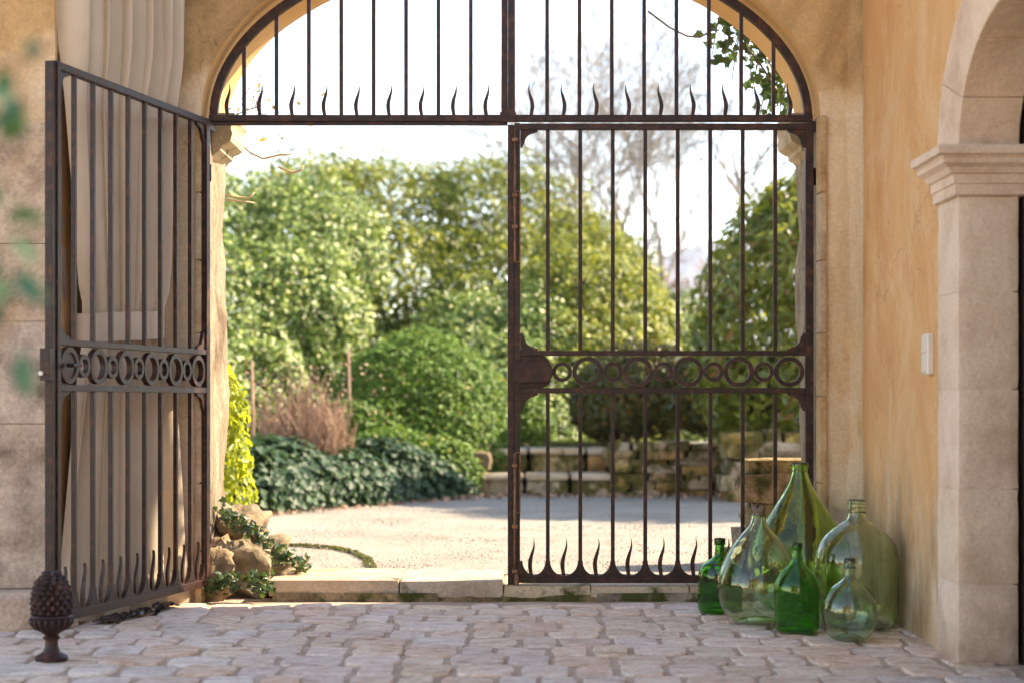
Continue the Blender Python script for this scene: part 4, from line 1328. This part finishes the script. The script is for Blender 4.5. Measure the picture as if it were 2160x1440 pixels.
nn = np.stack([-nrm[0] * np.cos(th_), -nrm[1] * np.cos(th_), np.sin(th_) + .25], 1)
PP = np.stack([px_, py_, np.maximum(pz_, GZ + .01)], 1)
leaf_cloud('leaves', PP, nn, np.full(k, .066), MAT['ivy'], bed, aspect=.9, spread=.6)
IVB = ivy_leaf_mesh('ivy_leaf_dark', .062); IVB.materials.append(MAT['ivy'])
sel = rng.choice(k, 220, replace=False)
leaf_objects(IVB, MAT['ivy'], bed, PP[sel] + nn[sel] * .02, nn[sel], .85, 1.2, down=.5)
b = MB(bed.location)
for _ in range(40):
    i_ = random.randrange(k); q = Vector(PP[i_]); g0 = Vector((q.x + random.uniform(-.1, .1), q.y + .2, GZ))
    b.tube([g0, g0.lerp(q, .6) + Vector((0, 0, .04)), q], [.007, .005, .003], 4)
b.build('stem', MAT['bark'], bed)
# earth of the planted bed
v, f = [], []
for j in range(19):
    for i in range(41):
        x = -6 + 9.5 * i / 40; yb = 3.9 + (x + 2.35) * 1.57 + .45
        yb = min(max(yb, 4.2), 7.3)
        yy = yb + (20 - yb) * (j / 18) ** 1.5
        v.append((x, yy, GZ - .02 + .14 * min(1, j / 3) + .03 * nz(x * 1.5, yy * 1.5)))
for j in range(18):
    for i in range(40):
        a = j * 41 + i; f.append((a, a + 1, a + 42, a + 41))
tag(link_mesh('terrain', mesh('terrain', v, f, True), MAT['earth']), 'planted earth bank behind the ivy', None, None, 'structure')

# dry stem clump
DX, DY = -1.62, 6.0
dc = thing('dry_plant', 'clump of bare brown upright stems behind the ivy bed', 'plant', (DX, DY, .15))
b = MB(dc.location)
for k in range(300):
    a = random.uniform(0, 2 * PI); r_ = .30 * math.sqrt(random.random())
    s = Vector((DX + r_ * math.cos(a) * 1.05, DY + r_ * math.sin(a), .1))
    h = random.uniform(.55, 1.08) * (1.05 - .4 * r_ / .3)
    ln = Vector(((s.x - DX) * random.uniform(.0, .55), (s.y - DY) * .5 + random.uniform(-.06, .06), h))
    b.tube([s, s + ln * .5 + Vector((random.uniform(-.02, .02), 0, 0)), s + ln + Vector((random.uniform(-.05, .05), 0, 0))], [.007, .006, .003], 4, False)
    for _ in range(2):
        q = s + ln * random.uniform(.5, .95)
        b.tube([q, q + Vector((random.uniform(-.10, .10), random.uniform(-.06, .06), random.uniform(.06, .2)))], [.004, .002], 3, False)
b.build('stems', MAT['drystem'], dc)['kind'] = 'stuff'
P = np.array([(DX + random.gauss(0, .3), DY + random.gauss(0, .2), random.uniform(.65, 1.15)) for _ in range(300)])
leaf_cloud('seed_heads', P, rng.normal(0, 1, (300, 3)), np.full(300, .03), MAT['drystem'], dc, aspect=.7)
for i, (px__, ytop, yy, lab) in enumerate(((531, 760, 5.6, 'thin weathered wooden stake left of the dry stems'), (735, 735, 7.0, 'thin weathered wooden stake between the dry stems and the dome bush'))):
    tp = at(px__, ytop, yy)
    b = MB((tp.x, tp.y, .1)); b.tube([(tp.x, tp.y, .1), (tp.x + .01, tp.y, tp.z * .6), (tp.x, tp.y, tp.z)], [.013, .012, .010], 7)
    tag(b.build('garden_stake', MAT['drystem'], None, smooth=True, loc=(tp.x, tp.y, .1)), lab, 'stake')

# ------------------------------------------------------------------ dry stone walls, steps, stone pile
def stone_course_wall(name, label, cat_, x0, x1, y0, zb, zt, dep, rows_, mat, wob=.02, seed=0, slope=0):
    t = thing(name, label, cat_, ((x0 + x1) / 2, y0 + dep / 2, zb))
    z = zb
    for r_ in range(rows_):
        h = (zt - zb) / rows_ * random.uniform(.85, 1.15)
        x = x0 + random.uniform(-.05, .02)
        while x < x1 - .04:
            w = random.choice((random.uniform(.10, .2), random.uniform(.2, .44)))
            w = min(w, x1 + .05 - x)
            me = block_mesh('stone', w / 2 - .002, dep / 2, h / 2 + .004, seed + r_ * 7 + x * 5, .22, .10)
            o = link_mesh('stone', me, mat, t, Vector((x + w / 2, y0 + dep / 2 + random.uniform(-wob, wob) + slope * (x - x0), z + h / 2 + random.uniform(-.01, .01))) - Vector(t.location))
            o.rotation_euler = (random.uniform(-.05, .05), random.uniform(-.05, .05), random.uniform(-.08, .08))
            x += w
        z += h * .98
    return t
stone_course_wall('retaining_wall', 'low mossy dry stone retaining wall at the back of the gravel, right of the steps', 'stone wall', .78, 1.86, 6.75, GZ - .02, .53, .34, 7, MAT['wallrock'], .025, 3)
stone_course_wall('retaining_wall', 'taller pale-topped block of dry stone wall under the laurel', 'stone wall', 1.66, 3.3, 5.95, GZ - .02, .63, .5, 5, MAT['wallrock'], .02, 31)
st = thing('stone_steps', 'two shallow mossy stone steps beyond the closed gate leaf', 'steps', (.35, 7.0, GZ))
for (x0, x1, y0, z0, z1) in ((-.25, .82, 6.75, GZ - .02, .255), (-.30, .80, 7.15, .24, .45)):
    x = x0
    while x < x1 - .1:
        w = min(random.uniform(.28, .5), x1 - x)
        me = block_mesh('riser_stone', w / 2 - .003, .2, (z1 - .05 - z0) / 2, x * 7 + z1, .08, .15)
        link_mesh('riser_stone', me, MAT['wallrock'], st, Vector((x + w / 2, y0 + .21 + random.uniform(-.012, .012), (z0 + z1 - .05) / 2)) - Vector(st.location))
        me = block_mesh('tread', w / 2 - .003, .25, .027, x * 3 + z1 * 9, .05, .1)
        link_mesh('tread', me, MAT['threshold'], st, Vector((x + w / 2, y0 + .23, z1 - .026)) - Vector(st.location))
        x += w
pl = thing('stone_pier', 'short pier of two stacked blocks between ivy and steps', 'pier', (-.33, 6.85, GZ))
for p_, s_, sd in (((-.33, 6.9, .17), (.14, .16, .11), 2), ((-.31, 6.9, .355), (.15, .16, .085), 5)):
    link_mesh('stone', block_mesh('stone', *s_, sd, .25, .25), MAT['pilerock'], pl, Vector(p_) - Vector(pl.location))
# terrace behind the steps
sheet('terrace', -.4, 4.2, 7.3, 11.0, .44, MAT['gravel'], 'raised gravel terrace above the steps', 20, 16, lambda x, y: .02 * nz(x * 2, y * 2))
k = 2600
P = np.stack([rng.uniform(.3, 1.3, k), rng.uniform(7.6, 8.6, k), np.full(k, .47)], 1)
o = leaf_cloud('grass', P, np.tile([1.0, .2, .1], (k, 1)) + rng.normal(0, .6, (k, 3)), np.full(k, .07), MAT['grass'], None, aspect=.12, droop=-1.2)
tag(o, 'small patch of short grass on the terrace', None, None, 'stuff')
# near mossy stone pile beside the right jamb
sp = thing('stone_pile', 'mossy stacked stone post just outside the gate behind the bottles', 'stone pile', (1.22, .85, GZ))
spz = [(1.20, .84, .15, .17, .15, .10, 1), (1.25, .86, .30, .155, .15, .075, 2), (1.215, .85, .435, .165, .16, .075, 3), (1.23, .86, .535, .15, .15, .035, 4), (1.02, .75, .11, .06, .07, .05, 6)]
for x, y, z, a, b_, c, sd in spz:
    link_mesh('stone', block_mesh('stone', a, b_, c * 1.06, sd * 3.3, .3, .2), MAT['pilerock'], sp, Vector((x, y, z)) - Vector(sp.location))

# moss line in the gravel and fallen leaves
pts = []
arc = [(-1.35, 1.9), (-1.1, 1.86), (-.92, 1.70), (-.80, 1.42), (-.70, 1.05), (-.64, .62)]
for _ in range(1500):
    i_ = random.randrange(5); t_ = random.random()
    a, b_ = arc[i_], arc[i_ + 1]
    pts.append((a[0] + (b_[0] - a[0]) * t_ + random.gauss(0, .010), a[1] + (b_[1] - a[1]) * t_ + random.gauss(0, .018), GZ + random.uniform(.004, .016)))
o = leaf_cloud('moss', np.array(pts), np.tile([0, 0, 1.0], (len(pts), 1)), np.full(len(pts), .016), MAT['under'], None, aspect=.6)
tag(o, 'thin curved line of moss in the gravel', None, None, 'stuff')
pts = [(random.uniform(-.9, 2.2), random.uniform(6.2, 6.75), GZ + .02) for _ in range(260)] + [(-2.1 + 2.0 * t + random.uniform(-.05, .05), 3.72 + 3.1 * t - random.uniform(.0, .25), GZ + .015) for t in rng.uniform(0, 1, 160)]
o = leaf_cloud('leaf_litter', np.array(pts), np.tile([0, 0, 1.0], (len(pts), 1)), np.full(len(pts), .05), MAT['drystem'], None, aspect=.6)
tag(o, 'scattered brown fallen leaves along the garden edge', None, None, 'stuff')
# loose gravel stones near the gate
bmv, bmf = MB(), None
for _ in range(9000):
    x, y = random.uniform(-1.25, 1.9), .47 + 5.2 * random.random() ** 1.3
    s = random.uniform(.003, .0075)
    q = [(x + s * math.cos(a) * random.uniform(.7, 1.2), y + s * math.sin(a) * random.uniform(.7, 1.2), GZ - .002) for a in (0, 1.3, 2.5, 3.8, 5.1)]
    bmv.add(q + [(x, y, GZ + s * .9)], [(0, 1, 5), (1, 2, 5), (2, 3, 5), (3, 4, 5), (4, 0, 5)])
tag(bmv.build('gravel', MAT['gravel'], None), 'loose pale gravel stones on the drive', None, None, 'stuff')

# ------------------------------------------------------------------ bare trees
def bare_tree(label, base, h, r0, seed, mat, levels=5, spread=.55, lean=(0, 0), thin=1.0, cat_='tree', name='bare_tree', group=None):
    rs = random.Random(seed)
    t = thing(name, label, cat_, base, 0, group)
    tr, br = MB(), MB()
    def grow(p_, d, ln, r_, lev):
        tgt = tr if lev == 0 else br
        pts, rad = [p_], [r_]
        q = p_.copy(); dd = d.copy()
        n_ = 4
        for k in range(n_):
            dd = (dd + Vector((rs.gauss(0, .13), rs.gauss(0, .13), rs.gauss(0, .08) + .03))).normalized()
            q = q + dd * ln / n_
            pts.append(q.copy()); rad.append(max(r_ * (1 - .5 * (k + 1) / n_), .0022 * thin))
        tgt.tube(pts, rad, 6 if lev < 2 else 4 if lev < 3 else 3, False)
        if lev >= levels: return
        nb = rs.choice((3, 4, 4, 5)) if lev else rs.choice((4, 5))
        for k in range(nb):
            tt = .35 + .65 * (k + rs.random()) / nb
            i0 = min(int(tt * n_), n_ - 1)
            s = pts[i0].lerp(pts[i0 + 1], tt * n_ - i0)
            az = rs.uniform(0, 2 * PI)
            side = dd.orthogonal().normalized()
            side = Matrix.Rotation(az, 3, dd) @ side
            nd_ = (dd * (1 - spread * .6) + side * spread * rs.uniform(.7, 1.5) + Vector((0, 0, .16))).normalized()
            grow(s, nd_, ln * rs.uniform(.52, .78), max(r_ * rs.uniform(.36, .55), .0022 * thin), lev + 1)
    grow(Vector((0, 0, 0)), Vector((lean[0], lean[1], 1)).normalized(), h * .38, r0, 0)
    tr.build('trunk', mat, t, smooth=True)
    br.build('branches', mat, t, smooth=True)
    return t
TG = 'bare winter trees beyond the garden'
bare_tree('bare winter tree with crooked trunk behind the laurel, tallest of the bare trees', (2.55, 14.0, 0), 8.2, .09, 5, MAT['twig'], 5, .62, (-.16, 0), 1.8, group=TG)
bare_tree('slim bare tree standing between the hedge and the crooked tree', (1.55, 15.5, 0), 7.6, .06, 12, MAT['twig'], 5, .6, (-.03, 0), 1.8, group=TG)
bare_tree('bare tree at the far right, partly behind the right jamb', (3.5, 15.0, 0), 8.5, .09, 23, MAT['twig'], 5, .62, (-.15, 0), 1.9, group=TG)
bare_tree('pale bare tree furthest back, its twigs fanning out below the hill', (2.1, 19.0, 0), 9.0, .08, 41, MAT['twig'], 5, .62, (.02, 0), 2.2, group=TG)
bare_tree('twiggy brown thicket below the hill behind the laurel', (2.6, 18.0, 0), 4.2, .05, 37, MAT['drystem'], 5, .75, (0, 0), 2.4, 'shrub', 'bare_shrub')
# wisteria-like vine at the left of the arch
vt = bare_tree('bare yellowish vine twigs against the sky at the left side of the arch', (-1.66, .95, 1.78), 1.35, .014, 8, MAT['twig'], 3, .7, (.42, .1), .9, 'vine', 'bare_vine')
b = MB(vt.location); b.tube([(-1.80, .62, .05), (-1.76, .60, .7), (-1.82, .66, 1.3), (-1.66, .95, 1.80)], [.03, .026, .02, .014], 7); b.build('trunk', MAT['bark'], vt, smooth=True)
P = np.array([(random.gauss(-1.22, .10), .95 + random.gauss(0, .12), random.uniform(2.05, 2.35)) for _ in range(60)])
leaf_cloud('dry_leaves', P, rng.normal(0, 1, (60, 3)), np.full(60, .032), MAT['dryleaf'], vt, aspect=.5)
td = thing('vine_tendrils', 'pale curled vine tendrils sticking out from the left jamb', 'vine', (-1.27, .52, 1.7))
for pp in ([(-1.26, .5, 2.03), (-1.19, .52, 1.965), (-1.13, .53, 1.935), (-1.05, .54, 1.955), (-.98, .55, 1.96)], [(-1.29, .5, 1.765), (-1.24, .52, 1.758), (-1.19, .53, 1.757), (-1.165, .53, 1.785)], [(-1.29, .5, 1.745), (-1.22, .52, 1.74), (-1.165, .53, 1.735)], [(-1.06, .54, 1.90), (-1.0, .55, 1.875), (-.96, .55, 1.885), (-.945, .55, 1.91)]):
    b = MB(td.location); b.tube(pp, [.006] * (len(pp) - 1) + [.003], 5); b.build('tendril', MAT['tendril'], td, smooth=True)
# ivy hanging outside the arch at the right
iv = thing('hanging_ivy', 'dark ivy hanging outside the arch at the upper right', 'ivy', (1.2, .62, 2.5))
b = MB(iv.location)
pts, nn = [], []
for k in range(13):
    x0 = .98 + .34 * k / 12
    q0 = Vector((x0, .60, 2.84 - .42 * k / 12 + .1)); q = [q0]
    for s in range(4): q.append(q[-1] + Vector((random.uniform(-.035, .02), random.uniform(-.02, .03), -.085 - random.uniform(0, .06))))
    b.tube(q, [.005, .004, .004, .003, .002], 4)
    for _ in range(21):
        i_ = random.randrange(4); pts.append(q[i_].lerp(q[i_ + 1], random.random()) + Vector((random.gauss(0, .03), random.gauss(0, .03), random.gauss(0, .03)))); nn.append(Vector((0, -1, .3)))
b.tube([(1.62, .56, .05), (1.58, .52, .9), (1.66, .53, 1.7), (1.45, .52, 2.5), (1.2, .53, 2.9), (.95, .56, 2.98)], [.024, .02, .017, .013, .009, .006], 6)
b.build('stem', MAT['bark'], iv, smooth=True)
leaf_objects(IVY, MAT['ivy_sun'], iv, pts, nn, 1.2, 2.1)
for pp in ([(.62, .6, 2.62), (.72, .6, 2.545), (.80, .6, 2.505), (.86, .6, 2.50), (.92, .6, 2.535)], [(1.06, .6, 2.46), (1.12, .6, 2.40), (1.19, .6, 2.29)]):
    b = MB(iv.location); b.tube(pp, .005, 5); b.build('runner', MAT['bark'], iv, smooth=True)

# evergreen oak off to the right, whose crown shades the drive
oak = thing('evergreen_oak', 'dense evergreen oak standing off to the right of the drive', 'tree', (7.4, 7.4, 0))
b = MB(oak.location); b.tube([(7.4, 7.4, 0), (7.35, 7.45, 1.5), (7.45, 7.4, 3.0), (7.4, 7.4, 4.2)], [.24, .2, .17, .1], 9)
for k in range(7):
    a = k * .9
    b.tube([(7.4, 7.4, 2.6 + .15 * k), (7.4 + .7 * math.cos(a), 7.4 + .7 * math.sin(a), 3.5 + .15 * k), (7.4 + 1.4 * math.cos(a), 7.4 + 1.4 * math.sin(a), 4.2 + .15 * k)], [.09, .06, .03], 6)
b.build('trunk', MAT['bark'], oak, smooth=True)
P, N = ellipsoid_points([(7.4, 7.4, 4.6, 1.7, 1.5, 1.2), (6.6, 6.5, 4.2, 1.1, 1.1, .9), (8.3, 8.3, 4.7, 1.3, 1.2, 1.1)], 26000, .6, .15)
leaf_cloud('crown', P, N, np.full(len(P), .11), MAT['ivy'], oak)

# ------------------------------------------------------------------ hill
v, f = [], []
NX, NY = 90, 24
for j in range(NY + 1):
    for i in range(NX + 1):
        x = -420 + 900 * i / NX; yy = 300 + 500 * j / NY
        ridge = 38 * math.exp(-((x - 62) / 60) ** 2) + 26 * math.exp(-((x - 190) / 110) ** 2) + 22 * math.exp(-((x + 240) / 150) ** 2) + 6
        k_ = math.sin(min(1, j / NY * 2.2) * PI / 2) * (1 if j < NY - 2 else .3)
        v.append((x, yy, -1 + ridge * k_ * (1 + .12 * nz(x * .02, yy * .02)) + 2.5 * nz(x * .06, yy * .06, 3)))
for j in range(NY):
    for i in range(NX):
        a = j * (NX + 1) + i; f.append((a, a + 1, a + NX + 2, a + NX + 1))
tag(link_mesh('hills', mesh('hills', v, f, True), MAT['hill']), 'distant wooded hill with the grey-blue of haze put into its colour', None, None, 'structure')

# ------------------------------------------------------------------ near out-of-focus shrub at the left edge
ns = thing('potted_shrub', 'blurred leafy shrub close to the camera at the left edge', 'plant', (-.78, -5.45, -.03))
b = MB(ns.location)
b.tube([(-.78, -5.45, -.03), (-.75, -5.45, .5), (-.70, -5.45, .9), (-.62, -5.45, 1.25)], [.012, .010, .008, .004], 6)
twigs = [[(-.74, -5.45, .55), (-.60, -5.46, .80), (-.50, -5.46, .93)], [(-.70, -5.45, .85), (-.58, -5.44, 1.0), (-.49, -5.44, 1.10)], [(-.66, -5.45, 1.05), (-.56, -5.45, 1.16), (-.46, -5.45, 1.20)]]
for q in twigs: b.tube(q, [.005, .004, .002], 5)
b.build('stem', MAT['bark'], ns, smooth=True)
LN = oval_leaf_mesh('shrub_leaf', .05, .55)
spots = [(70, 80), (5, 150), (25, 215), (8, 240), (45, 205), (20, 260), (10, 420), (5, 455), (10, 560), (28, 570), (8, 590), (45, 735), (20, 500), (0, 300), (-30, 200), (-30, 450), (-20, 640), (-25, 540), (-20, 240)]
leaf_objects(LN, MAT['near'], ns, [at(x, y, -5.45 + random.uniform(-.08, .08)) for x, y in spots], [(0, -1, .3)] * len(spots), .55, 1.0)

# ------------------------------------------------------------------ buildings across the courtyard, behind the camera
def court_building(name, label, cat_, x0, x1, y1, h, cols):
    hs = thing(name, label, cat_, ((x0 + x1) / 2, y1, 0))
    ho = Vector(hs.location)
    b = MB(ho); b.box(x0, x1, y1 - 5, y1, -.05, h); b.build('wall', MAT['plaster'], hs)
    b = MB(ho)
    b.add([(x0 - .4, y1 + .4, h - .15), (x1 + .4, y1 + .4, h - .15), (x1 + .4, y1 - 2.5, h + 1.4), (x0 - .4, y1 - 2.5, h + 1.4), (x1 + .4, y1 - 5.4, h - .15), (x0 - .4, y1 - 5.4, h - .15)], [(0, 1, 2, 3), (3, 2, 4, 5), (0, 3, 5), (1, 4, 2)])
    b.build('roof', MAT['drystem'], hs)
    for x in cols:
        for z0, z1 in ((.9, 2.3), (3.6, 5.0)):
            if z1 > h - .3: continue
            b = MB(ho); b.box(x - .55, x + .55, y1 - .02, y1 + .04, z0, z1); w_ = b.build('window', MAT['wood'], hs)
            b = MB(ho); b.box(x - .46, x + .46, y1 + .042, y1 + .05, z0 + .09, z1 - .09); b.build('pane', MAT['pane'], w_)
court_building('courtyard_house', 'ochre farmhouse across the courtyard facing the gate', 'house', -12, -1.6, -18, 6.2, (-9, -6.5, -4))
court_building('courtyard_barn', 'lower ochre barn across the courtyard beside the farmhouse', 'barn', 2.2, 11, -17, 4.4, (4.5, 7.5))

# ------------------------------------------------------------------ haze
HAZE = 0.00035
if HAZE:
    b = MB(); b.box(-640, 640, -120, 860, -1.2, 56)
    hz = b.build('haze', None, None)
    m = bpy.data.materials.new('haze_air'); m.use_nodes = True
    nt = m.node_tree; nt.nodes.clear()
    vo = nt.nodes.new('ShaderNodeVolumePrincipled'); ou = nt.nodes.new('ShaderNodeOutputMaterial')
    vo.inputs['Color'].default_value = (0.86, 0.91, 1.0, 1)
    vo.inputs['Density'].default_value = HAZE
    vo.inputs['Anisotropy'].default_value = 0.2
    nt.links.new(vo.outputs[0], ou.inputs['Volume'])
    hz.data.materials.append(m)
    tag(hz, 'thin pale haze over the garden and hills', None, None, 'stuff')
